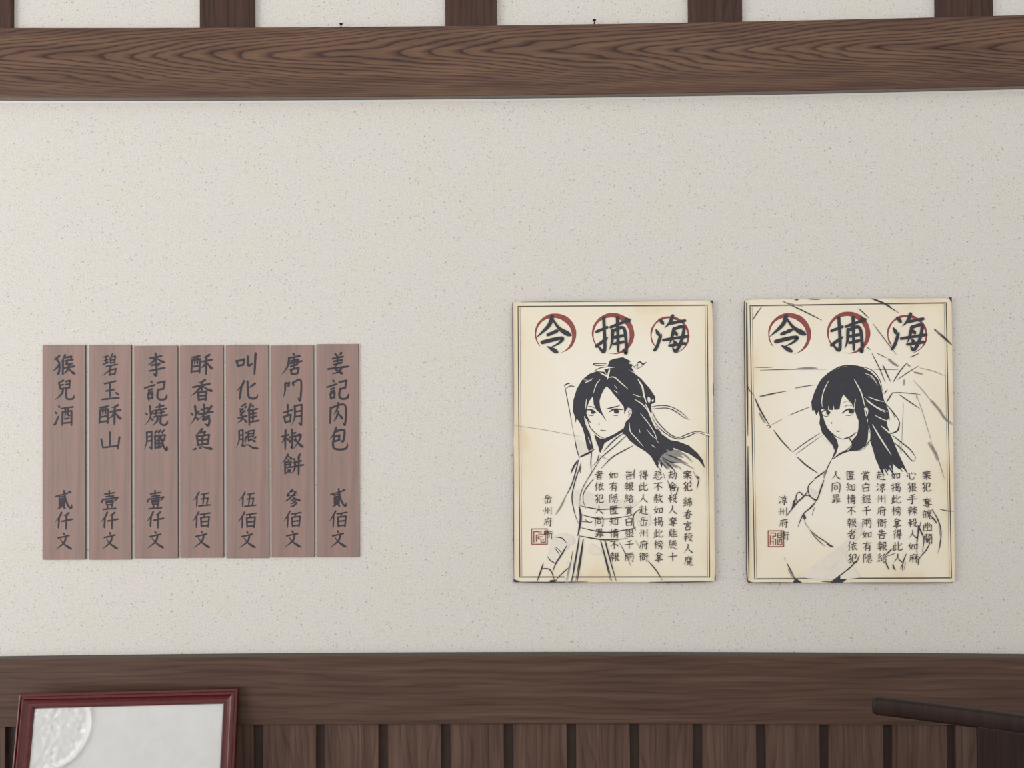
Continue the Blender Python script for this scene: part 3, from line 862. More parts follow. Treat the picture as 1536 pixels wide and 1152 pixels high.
GLYPHS = '''
猴:P32,6 22,16 8,26;G16,18 30,36 33,60 28,92 20,84;P30,48 20,64 2,80;P58,2 50,20 40,36;S48,28 47,96;Z62,14 85,9 83,26;H58,30 92,24;P66,36 58,50;H64,48 88,43;H54,64 98,56;P76,48 70,72 50,94;N74,64 84,80 102,94
兒:P44,2 30,10 18,16;S22,14 28,44;H32,26 44,23;Z56,8 78,3 75,40;H56,23 72,20;H28,44 74,38;P42,46 36,68 2,98;G60,44 58,80 68,94 94,92 100,74
酒:D24,0 32,8;D8,30 18,40;G4,94 10,92 26,50;H42,14 98,6;S46,32 44,98;Z46,32 90,26 90,98;P60,14 60,44 54,56;G74,10 74,46 86,50;H56,66 78,64;H48,88 88,84
貳:H4,32 80,12;H24,36 56,30;H26,46 54,42;S28,54 28,86;Z28,54 58,48 56,84;H32,64 52,62;H32,74 52,72;H30,84 54,82;P38,86 32,92 16,100;D48,86 60,98;G54,0 62,40 76,78 96,98 100,76;D80,2 94,10
仟:P38,0 26,26 0,58;S24,34 20,90;P82,2 66,14 50,20;H40,52 102,40;S68,16 66,98
文:D46,0 54,12;H16,32 82,18;P64,24 52,60 2,98;N30,40 54,68 102,98
碧:H8,14 36,8;H12,30 34,26;S24,12 22,42;H4,48 38,38;P64,0 56,12;S50,16 52,44;Z50,16 82,10 76,42;H54,28 74,26;H52,42 76,38;H24,58 94,48;P54,56 40,78 0,100;S46,76 46,100;Z46,76 86,68 78,94;H46,96 80,92
玉:H14,16 80,2;S46,10 46,86;H24,54 70,46;H0,98 98,90;D78,60 94,74
酥:H6,14 42,6;S6,28 2,96;Z6,28 42,22 40,94;P18,14 18,40 14,50;S30,10 30,46;H12,62 34,58;H8,88 40,84;P86,0 72,10 58,14;H52,36 98,26;S72,10 70,102;P70,38 62,56 46,70;N72,36 86,60 102,76
山:S48,0 48,84;Z4,40 12,90;H12,92 88,82;S96,30 88,100
李:H14,22 80,12;S46,0 48,46;P46,18 32,38 0,54;N48,16 70,32 100,42;Z24,54 70,46 50,60;G50,58 52,92 46,102 34,90;H12,80 98,66
記:D26,0 34,10;H0,38 46,22;H18,48 34,43;H18,60 34,55;S16,70 18,100;Z16,70 36,65 34,92;H18,94 34,90;Z58,12 92,4 86,44;H62,48 84,42;G62,46 58,82 70,98 96,94 102,70
燒:D2,40 10,50;P36,32 28,50;P22,8 24,60 0,98;D26,64 36,76;H50,14 86,6;S66,0 66,26;H42,30 98,20;H40,44 58,40;S50,34 50,52;H64,42 86,36;S74,30 74,50;H38,60 102,50;P58,58 54,80 34,100;G72,56 70,88 84,98 98,94 102,76
臘:P12,10 12,60 0,100;Z12,10 34,6 34,96 26,86;H14,34 32,30;H14,56 32,52;P58,2 48,14 54,22;P74,0 64,12 70,20;P90,0 80,12 86,20;S48,30 50,54;Z48,30 94,24 90,52;H52,52 90,50;P78,28 60,48;D60,34 82,48;S50,60 50,94;P62,84 50,94;D56,62 62,70;S66,60 66,92;P76,82 66,92;D70,62 77,70;G82,56 86,80 100,102 102,80
香:P66,0 50,10 34,14;H8,36 88,20;S50,12 50,56;P46,32 30,54 0,78;N52,28 76,46 102,56;S34,62 36,100;Z34,62 72,56 68,98;H38,78 66,76;H36,96 68,92
烤:D2,38 12,50;P38,32 28,48;P22,6 24,56 0,96;D26,60 36,72;H50,24 80,16;S62,0 64,40;P96,8 74,38 40,68;H40,46 102,34;H60,62 86,54;G62,58 60,74 86,66 82,100 66,90
魚:P48,0 34,16 14,34;Z36,18 64,14 56,28;S22,36 28,76;Z22,36 84,28 76,72;H30,54 76,50;S50,34 50,74;H24,78 80,70;P16,95 0,101;D30,86 42,92;N44,84 66,90 102,98
伍:P36,0 24,26 0,60;S24,34 22,100;H50,16 94,6;S66,14 58,90;Z50,48 88,42 80,88;H34,98 102,90
佰:P36,0 24,26 0,64;S24,34 22,100;H44,18 100,8;P70,16 62,34;S48,38 50,98;Z48,38 94,32 88,98;H54,64 86,60;H52,92 88,88
叫:S0,36 8,64;Z2,38 40,28 34,56;H10,60 36,54;G58,14 60,58 84,48;S98,0 92,102
化:P36,0 24,28 0,58;S22,34 14,102;P88,14 70,30 56,40;G52,2 56,80 66,98 92,98 102,76
雞:P40,0 30,8 14,14;D12,22 16,28;D24,20 28,26;P42,14 36,24;P26,26 14,38 28,42;P36,34 14,54 38,52;H4,68 46,58;P26,58 20,76 0,92;N28,68 36,78 48,88;P66,0 58,20 46,40;S58,26 58,102;D72,6 78,16;H60,32 98,24;H60,50 92,44;H60,66 92,60;H60,88 104,80;S76,28 76,84
腿:P14,4 14,54 0,94;Z14,4 32,0 32,88 24,78;H16,28 30,26;H16,50 30,48;Z58,6 84,2 80,36;H60,20 82,18;H60,36 80,34;S58,8 58,60;P68,50 58,60;P92,38 82,48;N70,44 80,56 92,62;D44,10 50,18;P50,34 42,54 46,70;N34,88 54,78 78,94 106,98
唐:D54,0 66,8;H36,22 92,12;P38,20 30,60 0,100;Z46,36 82,28 78,52;H34,48 102,36;H46,60 80,52;S62,18 62,66;S46,76 50,100;Z46,76 86,68 80,94;H50,98 80,94
門:P10,14 10,50 0,86;D14,8 22,14;Z20,16 34,10 32,28;H22,26 32,24;D50,8 56,22;G56,10 98,0 94,100 80,84;S54,10 58,26
胡:H0,38 44,26;S22,0 22,52;S4,58 10,90;Z4,58 38,48 34,82;H10,84 34,80;P58,6 58,60 42,98;Z58,6 94,0 92,100 80,88;H62,34 90,30;H62,58 90,54
椒:H0,36 36,26;S20,2 18,102;P18,36 12,54 0,70;D24,42 34,54;S50,0 50,34;H52,20 68,16;H38,40 70,32;G52,38 52,92 44,84;D42,52 40,66;D60,48 70,60;P66,36 92,26 84,58 58,98;N66,42 82,70 106,92
餅:P30,0 18,24 0,46;N28,6 38,14 50,26;D28,22 34,28;Z16,40 44,34 40,64;H18,52 40,48;H18,66 40,62;S16,40 16,98;P40,78 16,98;D26,72 42,88;D54,20 62,28;P88,0 76,20;H54,42 94,32;H46,64 104,52;P64,36 62,70 48,96;S82,10 80,102
參:P52,0 38,14 60,10;D58,6 66,14;P30,20 20,36 48,30;P72,16 58,34 86,28;P52,34 30,54 0,70;N48,38 72,54 102,64;P62,52 52,60 34,66;P70,64 56,76 36,84;P76,76 60,92 28,102
姜:D34,0 42,12;P68,0 56,14;H24,28 76,18;H30,40 72,34;S48,16 48,50;H28,56 70,46;H0,76 102,64;N48,52 36,74 76,100;P70,68 54,88 20,100
肉:S6,22 2,96;G6,24 98,10 98,102 82,88;P54,0 48,28 24,56;P54,40 44,66 22,88;N52,46 70,62 84,78
包:P38,0 24,30 0,54;G30,18 82,10 76,62 60,54;Z26,40 56,34 52,58;H28,62 54,56;G26,40 20,80 36,98 90,96 102,72
壹:H20,18 80,10;S48,0 48,30;H26,32 74,28;D8,48 2,64;Z8,48 100,36 84,52;H26,56 72,52;S30,64 34,78;Z30,64 70,60 64,76;H34,78 64,74;D34,82 40,92;P66,80 58,92;H12,102 86,96
案:D48,0 54,8;D14,16 12,28;Z14,20 88,12 78,24;N46,18 34,38 72,52;P64,26 52,44 20,54;H10,38 92,30;H6,66 96,56;S50,50 50,100;P46,64 32,80 6,92;N54,62 72,78 96,88
犯:P34,2 22,14 4,26;G14,14 34,40 36,70 26,98 16,88;P32,46 20,62 2,76;G54,14 90,8 84,48 70,42;G54,12 52,80 62,92 96,90 100,68
錦:P28,0 18,18 0,38;N30,6 38,14 48,24;H14,36 38,30;H8,52 44,46;S26,32 26,86;D10,62 16,72;P40,58 34,72;H2,94 46,82;P72,0 66,12;S58,16 60,44;Z58,16 90,10 88,40;H62,28 86,24;H60,42 88,38;S54,54 54,86;Z54,54 96,46 94,84 86,78;S76,42 76,100
宮:D48,0 54,10;D12,20 10,34;Z12,24 90,14 80,30;S34,34 36,54;Z34,34 68,28 64,50;H38,52 64,48;P48,54 44,64;S28,66 30,98;Z28,66 78,58 72,94;H32,96 72,90
殺:P38,6 10,30;D12,8 38,28;H2,46 48,36;S26,34 26,96;P24,50 4,76;D30,52 44,66;P62,8 62,28 52,40;Z62,8 84,2 84,28 98,30;P56,52 90,42 78,70 50,96;N60,54 76,78 102,94
人:P50,2 46,40 4,94;N48,34 66,66 100,92
魔:D50,0 56,8;H20,18 92,8;P22,18 18,60 0,98;H28,32 52,28;S40,22 40,50;P40,32 28,46;H58,28 90,24;S72,18 72,48;P72,30 60,44;N72,30 92,42;S38,58 42,76;Z38,58 84,52 80,74;H42,66 80,62;H42,76 80,72;S60,50 58,76;P52,76 44,90 24,100;G64,76 64,92 74,100 98,98 100,86;D76,82 86,90
劫:H6,24 52,14;H0,50 56,38;S30,0 30,46;P30,50 10,82 46,74;D40,62 52,84;G54,36 96,26 86,96 74,86;P76,8 74,50 48,94
舍:P50,0 34,22 4,46;N50,4 70,20 98,38;H30,44 72,36;H12,60 92,50;S50,34 50,72;S26,76 30,100;Z26,76 76,68 72,96;H30,98 72,92
奪:H8,20 92,10;P50,0 40,20 6,42;N52,14 74,28 98,36;P40,30 26,48;S34,42 34,64;H36,44 72,38;H36,53 68,48;H34,64 76,58;S54,34 54,62;H8,80 98,68;G60,66 60,100 48,90;D32,82 42,92
十:H2,48 98,38;S50,2 50,98
惡:H16,10 84,2;S38,10 38,50;S62,6 62,46;Z18,22 18,38 38,36;Z62,20 84,18 80,34;H8,54 94,44;D8,70 4,88;G26,66 34,94 74,96 76,76;D46,62 54,76;D84,62 96,80
不:H6,16 96,6;P56,14 40,44 2,70;S50,36 50,98;N58,40 78,50 96,66
赦:H10,22 48,14;S28,0 28,40;H2,42 52,34;P18,44 16,74 2,92;G34,42 34,90 26,84;D8,56 4,68;D42,54 52,68;P68,2 60,26 50,40;H62,28 98,20;P84,26 74,66 46,96;N60,42 78,74 102,94
如:N26,6 12,50 46,84;P44,30 32,66 2,92;H0,44 56,32;S64,34 66,80;Z64,34 98,26 94,76;H66,78 94,72
揭:H0,32 36,22;G20,2 20,92 10,84;G0,68 38,50;S52,6 54,42;Z52,6 88,0 86,40;H56,22 84,18;H54,40 86,36;P56,44 44,62;G52,56 96,48 90,100 78,90;P70,54 54,76;D70,60 78,70;Z52,72 52,86 78,82
此:S24,8 24,86;H24,42 44,36;S8,36 8,90;G0,98 48,76;P94,22 80,38 60,48;G58,2 58,80 68,90 96,88 100,66
榜:H0,32 38,22;S20,2 20,100;P18,34 0,64;D24,42 36,54;D66,0 74,8;H46,18 96,10;D56,22 60,30;P84,16 78,26;D44,34 42,46;Z44,38 98,28 92,40;D66,42 72,50;H42,60 100,52;P66,58 58,80 38,98;G62,72 88,68 82,100 68,90
拿:P50,0 34,18 4,36;N50,4 70,16 98,30;H34,34 66,28;S34,42 36,56;Z34,42 68,36 66,52;H36,56 66,52;P66,58 48,64 26,66;H22,76 76,70;H6,90 96,80;G50,62 50,104 38,96
得:P32,0 22,12 6,24;P34,26 22,44 0,60;S22,44 22,98;S52,4 54,38;Z52,4 86,0 84,36;H56,20 82,16;H54,36 84,34;H44,50 96,42;H40,66 102,56;G78,46 78,98 66,90;D52,72 60,84
赴:H10,20 50,12;S28,0 28,40;H2,44 58,34;S32,42 32,84;H34,62 52,58;P16,54 14,70 0,94;N14,74 40,90 104,96;S76,6 76,78;D78,36 94,48
岳:P62,0 46,6 24,10;S28,12 28,36;H30,26 78,18;H2,46 98,34;S56,24 56,42;S50,50 50,92;Z20,62 24,96;H24,96 80,88;S82,58 78,94
州:D2,40 8,52;P24,8 24,56 10,92;D36,38 42,50;S54,14 54,82;D66,34 74,46;S92,4 92,98
府:D52,0 60,8;H20,20 96,10;P22,20 18,60 0,98;P48,26 40,44 26,58;S40,46 40,92;H52,46 100,38;G82,26 82,98 70,88;D58,58 66,70
衙:P24,2 4,26;P26,24 0,54;S16,44 16,96;H34,14 64,8;P48,12 42,38;Z36,26 60,22 58,38;H32,40 66,36;S36,54 38,86;Z36,54 62,50 60,82;H38,84 60,80;H74,18 98,12;H70,42 102,36;G88,40 88,98 78,90
告:P32,4 18,28;H26,24 82,16;H4,50 98,40;S52,0 52,46;S24,64 28,100;Z24,64 78,56 72,96;H30,96 72,90
報:H10,18 46,10;S28,0 28,28;H2,34 54,26;D16,38 22,48;P42,34 34,46;H4,56 50,50;H2,74 52,66;S28,54 28,100;Z62,8 92,4 90,24 82,20;S62,8 62,98;P64,42 94,36 84,64 64,94;N66,46 80,74 104,92
給:P26,2 10,24 28,28;P40,18 8,54 44,50;D34,40 46,56;D6,70 2,86;D20,66 24,82;D36,62 44,74;P74,2 62,24 44,42;N74,6 84,22 102,38;H60,46 86,40;S58,60 60,94;Z58,60 92,54 88,90;H62,92 88,86
賞:S50,0 50,16;D26,4 32,14;P74,0 66,14;D12,20 8,34;Z12,24 92,14 82,28;S34,32 36,46;Z34,32 66,28 64,42;H36,46 64,42;S28,54 28,86;Z28,54 74,48 74,84;H32,64 70,60;H32,74 70,70;H30,86 74,82;P40,88 12,102;D60,86 86,100
白:P54,0 42,20;S16,24 22,96;Z16,24 86,14 80,92;H24,58 80,52;H22,92 80,86
銀:P28,0 18,18 0,38;N30,6 38,14 48,24;H14,36 38,30;H8,52 44,46;S26,32 26,86;D10,62 16,72;P40,58 34,72;H2,94 46,82;Z58,10 90,4 88,42;H60,26 88,22;H60,44 88,40;S58,10 58,96;P74,84 58,96;P98,52 80,64;N68,50 82,78 106,94
千:P76,2 52,12 22,18;H2,50 98,40;S52,14 52,98
兩:H4,12 96,4;S10,30 8,98;G10,30 92,22 90,100 78,90;S50,8 50,88;P32,34 28,52 18,66;D32,46 42,58;P72,32 66,50 56,62;D72,42 82,54
有:H4,22 96,12;P50,0 36,40 2,74;S36,42 34,98;G36,42 78,36 76,100 64,90;H40,58 74,54;H38,74 74,70
隱:Z8,8 32,2 22,26;Z22,26 36,40 24,58;S8,8 8,98;P86,0 68,6 50,10;D52,14 56,22;D66,12 70,20;P88,8 82,18;H52,28 88,24;Z50,38 90,32 88,52;H52,52 88,48;D42,70 38,86;G54,62 60,94 84,96 88,80;D66,58 72,70;D90,62 100,78
匿:H10,8 90,2;S12,8 14,94;H14,94 98,88;H26,24 84,18;S42,14 42,32;S66,10 66,28;H24,44 86,38;P56,28 44,52 24,70;S42,60 44,82;Z42,60 74,56 72,80;H44,82 72,78
知:P22,2 14,24 4,34;H14,26 46,20;H0,50 52,42;P28,24 26,62 2,94;D32,62 46,80;S62,26 64,88;Z62,26 96,20 92,84;H66,84 92,80
情:D6,36 8,50;S20,2 20,98;D28,24 36,36;H46,16 90,8;H50,28 86,22;H40,42 98,34;S68,0 68,36;S50,54 48,98;G50,54 88,48 86,100 74,90;H54,66 84,62;H54,80 84,76
者:H24,18 68,12;S46,0 46,36;H4,42 98,32;P86,6 56,44 2,72;S32,62 34,100;Z32,62 76,54 72,98;H36,78 72,74;H34,96 72,92
依:P30,0 18,28 0,54;S20,36 18,98;D62,2 70,10;H40,28 98,18;P64,26 54,52 34,70;S54,52 54,92;P72,80 54,92;P92,36 76,52;N66,34 80,66 106,90
同:S10,10 6,98;G10,10 90,4 90,100 78,90;H30,30 70,26;S32,46 34,72;Z32,46 68,42 66,70;H34,72 66,70
罪:S20,4 24,30;Z20,4 82,0 76,26;S40,4 42,28;S60,2 58,26;H24,30 76,26;P40,36 38,70 14,98;H14,50 38,46;H12,66 38,60;H8,84 36,74;S60,34 60,100;H62,48 92,44;H62,62 90,58;H62,80 98,74
魄:P22,4 16,18;S6,24 8,84;Z6,24 36,18 34,80;H10,52 34,48;H8,82 34,78;P70,0 64,10;S50,14 52,44;Z50,14 92,8 88,40;H54,28 88,24;H52,44 88,40;S70,12 68,42;P64,44 58,70 36,96;G74,44 74,86 82,96 102,94 104,78;P90,52 82,66 96,70
幽:S8,30 10,92;H10,92 94,84;S94,26 92,92;S50,0 50,86;P32,12 20,30 36,32;P40,26 18,56 40,52;P74,8 62,26 80,28;P84,22 62,52 86,48
蘭:H6,12 96,4;S34,0 34,20;S66,0 66,18;S10,26 10,100;Z10,26 40,22 38,48;H14,36 36,34;H12,48 38,46;G60,24 92,20 92,102 80,92;S60,24 62,46;H62,34 90,32;H62,46 90,44;H26,60 76,56;S50,48 50,98;S32,66 34,78;Z32,66 70,62 68,76;H34,78 68,74;P48,80 28,94;D54,80 72,92
心:D10,40 4,66;G28,30 36,84 74,88 78,64;D48,14 58,32;D80,20 98,42
狠:P34,2 22,14 4,26;G14,14 34,40 36,70 26,98 16,88;P32,46 20,62 2,76;Z56,8 90,2 88,42;H58,24 88,20;H58,42 88,38;S56,8 56,96;P72,84 56,96;P98,52 80,64;N68,48 82,78 106,94
手:P76,0 52,8 26,12;H20,32 82,24;H2,56 100,46;G52,10 54,92 46,100 34,90
辣:D26,0 32,8;H6,22 46,14;D14,26 20,38;P40,22 32,38;H2,46 50,38;H8,64 46,58;S26,44 22,98;H52,22 100,14;S76,0 76,100;S58,36 60,56;Z58,36 94,32 92,52;H60,56 92,52;P74,58 50,84;N78,56 104,80
麻:D52,0 60,8;H20,18 98,8;P22,18 16,60 0,98;H28,40 58,34;S44,26 44,96;P42,40 28,66;D46,44 56,58;H62,38 102,30;S80,22 80,98;P78,38 62,66;N82,38 106,66
涼:D10,8 20,18;D2,34 12,42;G4,92 24,58;D62,0 70,10;H34,24 98,14;S46,36 48,56;Z46,36 84,30 80,54;H50,56 80,54;G66,54 66,100 56,90;P50,68 36,86;D78,64 94,80
令:P46,0 36,25 0,58;N46,4 68,34 102,54;H33,51 60,40;P17,72 74,60 66,74 38,88;D33,84 60,100
捕:H0,42 32,30;G22,4 24,94 4,80;G0,82 34,58;H42,30 98,10;D86,4 98,14;S63,4 64,96;P48,38 46,70 38,92;G50,40 82,34 88,100 78,90;H52,58 80,53;H52,76 80,70
海:D18,8 30,22;D8,38 17,54;G4,96 12,84 24,50;P58,0 50,18 34,34;H48,22 94,14;P62,36 52,70 46,80;G60,38 90,32 82,74 66,100 56,86;H30,68 102,58;H48,84 94,78;D64,44 70,54;D60,70 68,80
'''


GL = {}
for line in GLYPHS.strip().splitlines():
    ch, rest = line.split(':', 1)
    GL[ch] = [(s[0], [tuple(map(float, p.split(','))) for p in s[1:].split()]) for s in rest.strip().split(';') if s]

PROFILE = {
    'H': [(0, .80), (.12, 1.0), (.5, .78), (.86, 1.05), (1, .85)],
    'S': [(0, 1.05), (.15, 1.05), (.5, .88), (.85, .95), (1, .65)],
    'Z': [(0, .9), (.5, .95), (1, .85)],
    'G': [(0, .95), (.5, .95), (.8, 1.0), (.9, .8), (1, .15)],
    'P': [(0, 1.0), (.25, 1.05), (.6, .78), (1, .12)],
    'N': [(0, .45), (.4, .75), (.8, 1.35), (.92, 1.05), (1, .2)],
    'D': [(0, .3), (.4, .9), (.75, 1.2), (1, .7)],
    'b': [(0, .45), (.25, 1.0), (.7, .95), (1, .3)],
    'u': [(0, 1), (1, 1)],
}


def prof(kind, t):
    P = PROFILE[kind]
    for (a, x), (b, y) in zip(P, P[1:]):
        if t <= b:
            return x + (y - x) * (t - a) / (b - a)
    return P[-1][1]


def spline(pts, n=6):
    if len(pts) < 3:
        return [(pts[0][0] + (pts[1][0] - pts[0][0]) * i / 5, pts[0][1] + (pts[1][1] - pts[0][1]) * i / 5) for i in range(6)]
    out = []
    P = [pts[0]] + list(pts) + [pts[-1]]
    for i in range(1, len(P) - 2):
        p0, p1, p2, p3 = P[i - 1:i + 3]
        for j in range(n):
            t = j / n
            out.append(tuple(0.5 * ((2 * p1[c]) + (-p0[c] + p2[c]) * t + (2 * p0[c] - 5 * p1[c] + 4 * p2[c] - p3[c]) * t * t
                                    + (-p0[c] + 3 * p1[c] - 3 * p2[c] + p3[c]) * t ** 3) for c in (0, 1)))
    out.append(tuple(pts[-1]))
    return out


def polyline(pts, step=4):
    out = []
    for a, b in zip(pts, pts[1:]):
        for j in range(step):
            out.append((a[0] + (b[0] - a[0]) * j / step, a[1] + (b[1] - a[1]) * j / step))
    out.append(tuple(pts[-1]))
    return out


STEP = [0]


def nudge(y):
    """overlapping paint never shares one plane"""
    STEP[0] += 1
    return y - STEP[0] * 2e-6


def disc(bm, c, r, y, n=8):
    y = nudge(y)
    bm.faces.new([bm.verts.new((c[0] + r * math.cos(2 * math.pi * i / n), y, c[1] + r * math.sin(2 * math.pi * i / n))) for i in range(n)])


def brush(bm, kind, pts, width, y):
    """one brush stroke as a flat ribbon lying at depth y; pts are (x, z)"""
    sharp = kind in 'HSZ'
    P = polyline(pts) if sharp else spline(pts)
    L = [0.0]
    for a, b in zip(P, P[1:]):
        L.append(L[-1] + math.hypot(b[0] - a[0], b[1] - a[1]))
    if L[-1] <= 0:
        return
    STEP[0] = 0
    y0_ = y
    y = nudge(y0_)
    W = [0.5 * width * prof(kind, l / L[-1]) for l in L]
    if sharp:
        for (a, b, wa, wb) in zip(P, P[1:], W, W[1:]):
            dx, dz = b[0] - a[0], b[1] - a[1]
            d = math.hypot(dx, dz)
            if d < 1e-9:
                continue
            nx, nz = -dz / d, dx / d
            y = nudge(y0_)
            bm.faces.new([bm.verts.new(v) for v in ((a[0] + nx * wa, y, a[1] + nz * wa), (a[0] - nx * wa, y, a[1] - nz * wa),
                                                    (b[0] - nx * wb, y, b[1] - nz * wb), (b[0] + nx * wb, y, b[1] + nz * wb))])
        for c in range(4, len(P) - 1, 4):
            disc(bm, P[c], W[c] * 1.04, y0_)
    else:
        prev = None
        for i, p in enumerate(P):
            a, b = P[max(0, i - 1)], P[min(len(P) - 1, i + 1)]
            dx, dz = b[0] - a[0], b[1] - a[1]
            d = math.hypot(dx, dz) or 1.0
            nx, nz = -dz / d, dx / d
            cur = (bm.verts.new((p[0] + nx * W[i], y, p[1] + nz * W[i])), bm.verts.new((p[0] - nx * W[i], y, p[1] - nz * W[i])))
            if prev:
                bm.faces.new((prev[0], prev[1], cur[1], cur[0]))
            prev = cur
    disc(bm, P[0], W[0], y0_)
    disc(bm, P[-1], W[-1], y0_)


def write(bm, ch, x0, z1, x1, z0, y, weight, own_box):
    """one brush character into a box; own_box stretches its own bounds over the box"""
    st = GL[ch]
    if own_box:
        xs = [p[0] for _, s in st for p in s]
        ys = [p[1] for _, s in st for p in s]
        bx0, bx1, by0, by1 = min(xs) - 2, max(xs) + 2, min(ys) - 2, max(ys) + 2
    else:
        bx0, bx1, by0, by1 = 0, 102, 0, 102
    f = lambda p: (x0 + (x1 - x0) * (p[0] - bx0) / (bx1 - bx0), z1 + (z0 - z1) * (p[1] - by0) / (by1 - by0))
    w = weight * 0.5 * (abs(x1 - x0) + abs(z1 - z0))
    if len(st) > 13:
        w *= 0.86
    elif len(st) < 6:
        w *= 1.12
    for i, (kind, pts) in enumerate(st):
        brush(bm, kind, [f(p) for p in pts], w, y - i * 4.2e-5)


def cells(s):
    for tok in s.split():
        yield tok[0], [int(v) * 1e-4 for v in tok[1:].split(',')]


# ------------------------------------------------------------------ seven menu planks
PLANK_LABELS = [
    'reddish wooden menu plank lettered 猴兒酒 and 貳仟文, leftmost of the row',
    'reddish wooden menu plank lettered 碧玉酥山 and 壹仟文, second from the left',
    'reddish wooden menu plank lettered 李記燒臘 and 壹仟文, third from the left',
    'reddish wooden menu plank lettered 酥香烤魚 and 伍佰文, middle of the seven',
    'reddish wooden menu plank lettered 叫化雞腿 and 伍佰文, third from the right',
    'reddish wooden menu plank lettered 唐門胡椒餅 and 參佰文, second from the right',
    'reddish wooden menu plank lettered 姜記肉包 and 貳佰文, rightmost and nearest the posters',
]
TH = 0.0042
for (cx, cz, w, h, txt), lab in zip(PLANKS, PLANK_LABELS):
    root = tag(empty('menu_plank', (cx, 0, cz - h / 2)), lab, 'sign', 'wooden menu planks in a row on the wall')
    bm = bmesh.new(); box(bm, -w / 2, w / 2, -TH, 0.0, -h / 2, h / 2, 0.0007, 1)
    for f in bm.faces:
        f.material_index = 0 if f.normal.y < -0.5 else 1
    obj('board', bm, [M['plank'], M['plank_edge']], root, (0, 0, h / 2))
    for ch, (a, b, c, d) in cells(txt):
        bm = bmesh.new()
        write(bm, ch, a, b, c, d, -TH - 0.00015, 0.100, True)
        obj('character', bm, M['plank_ink'], root, (0, 0, h / 2))['label'] = 'black brush character ' + ch

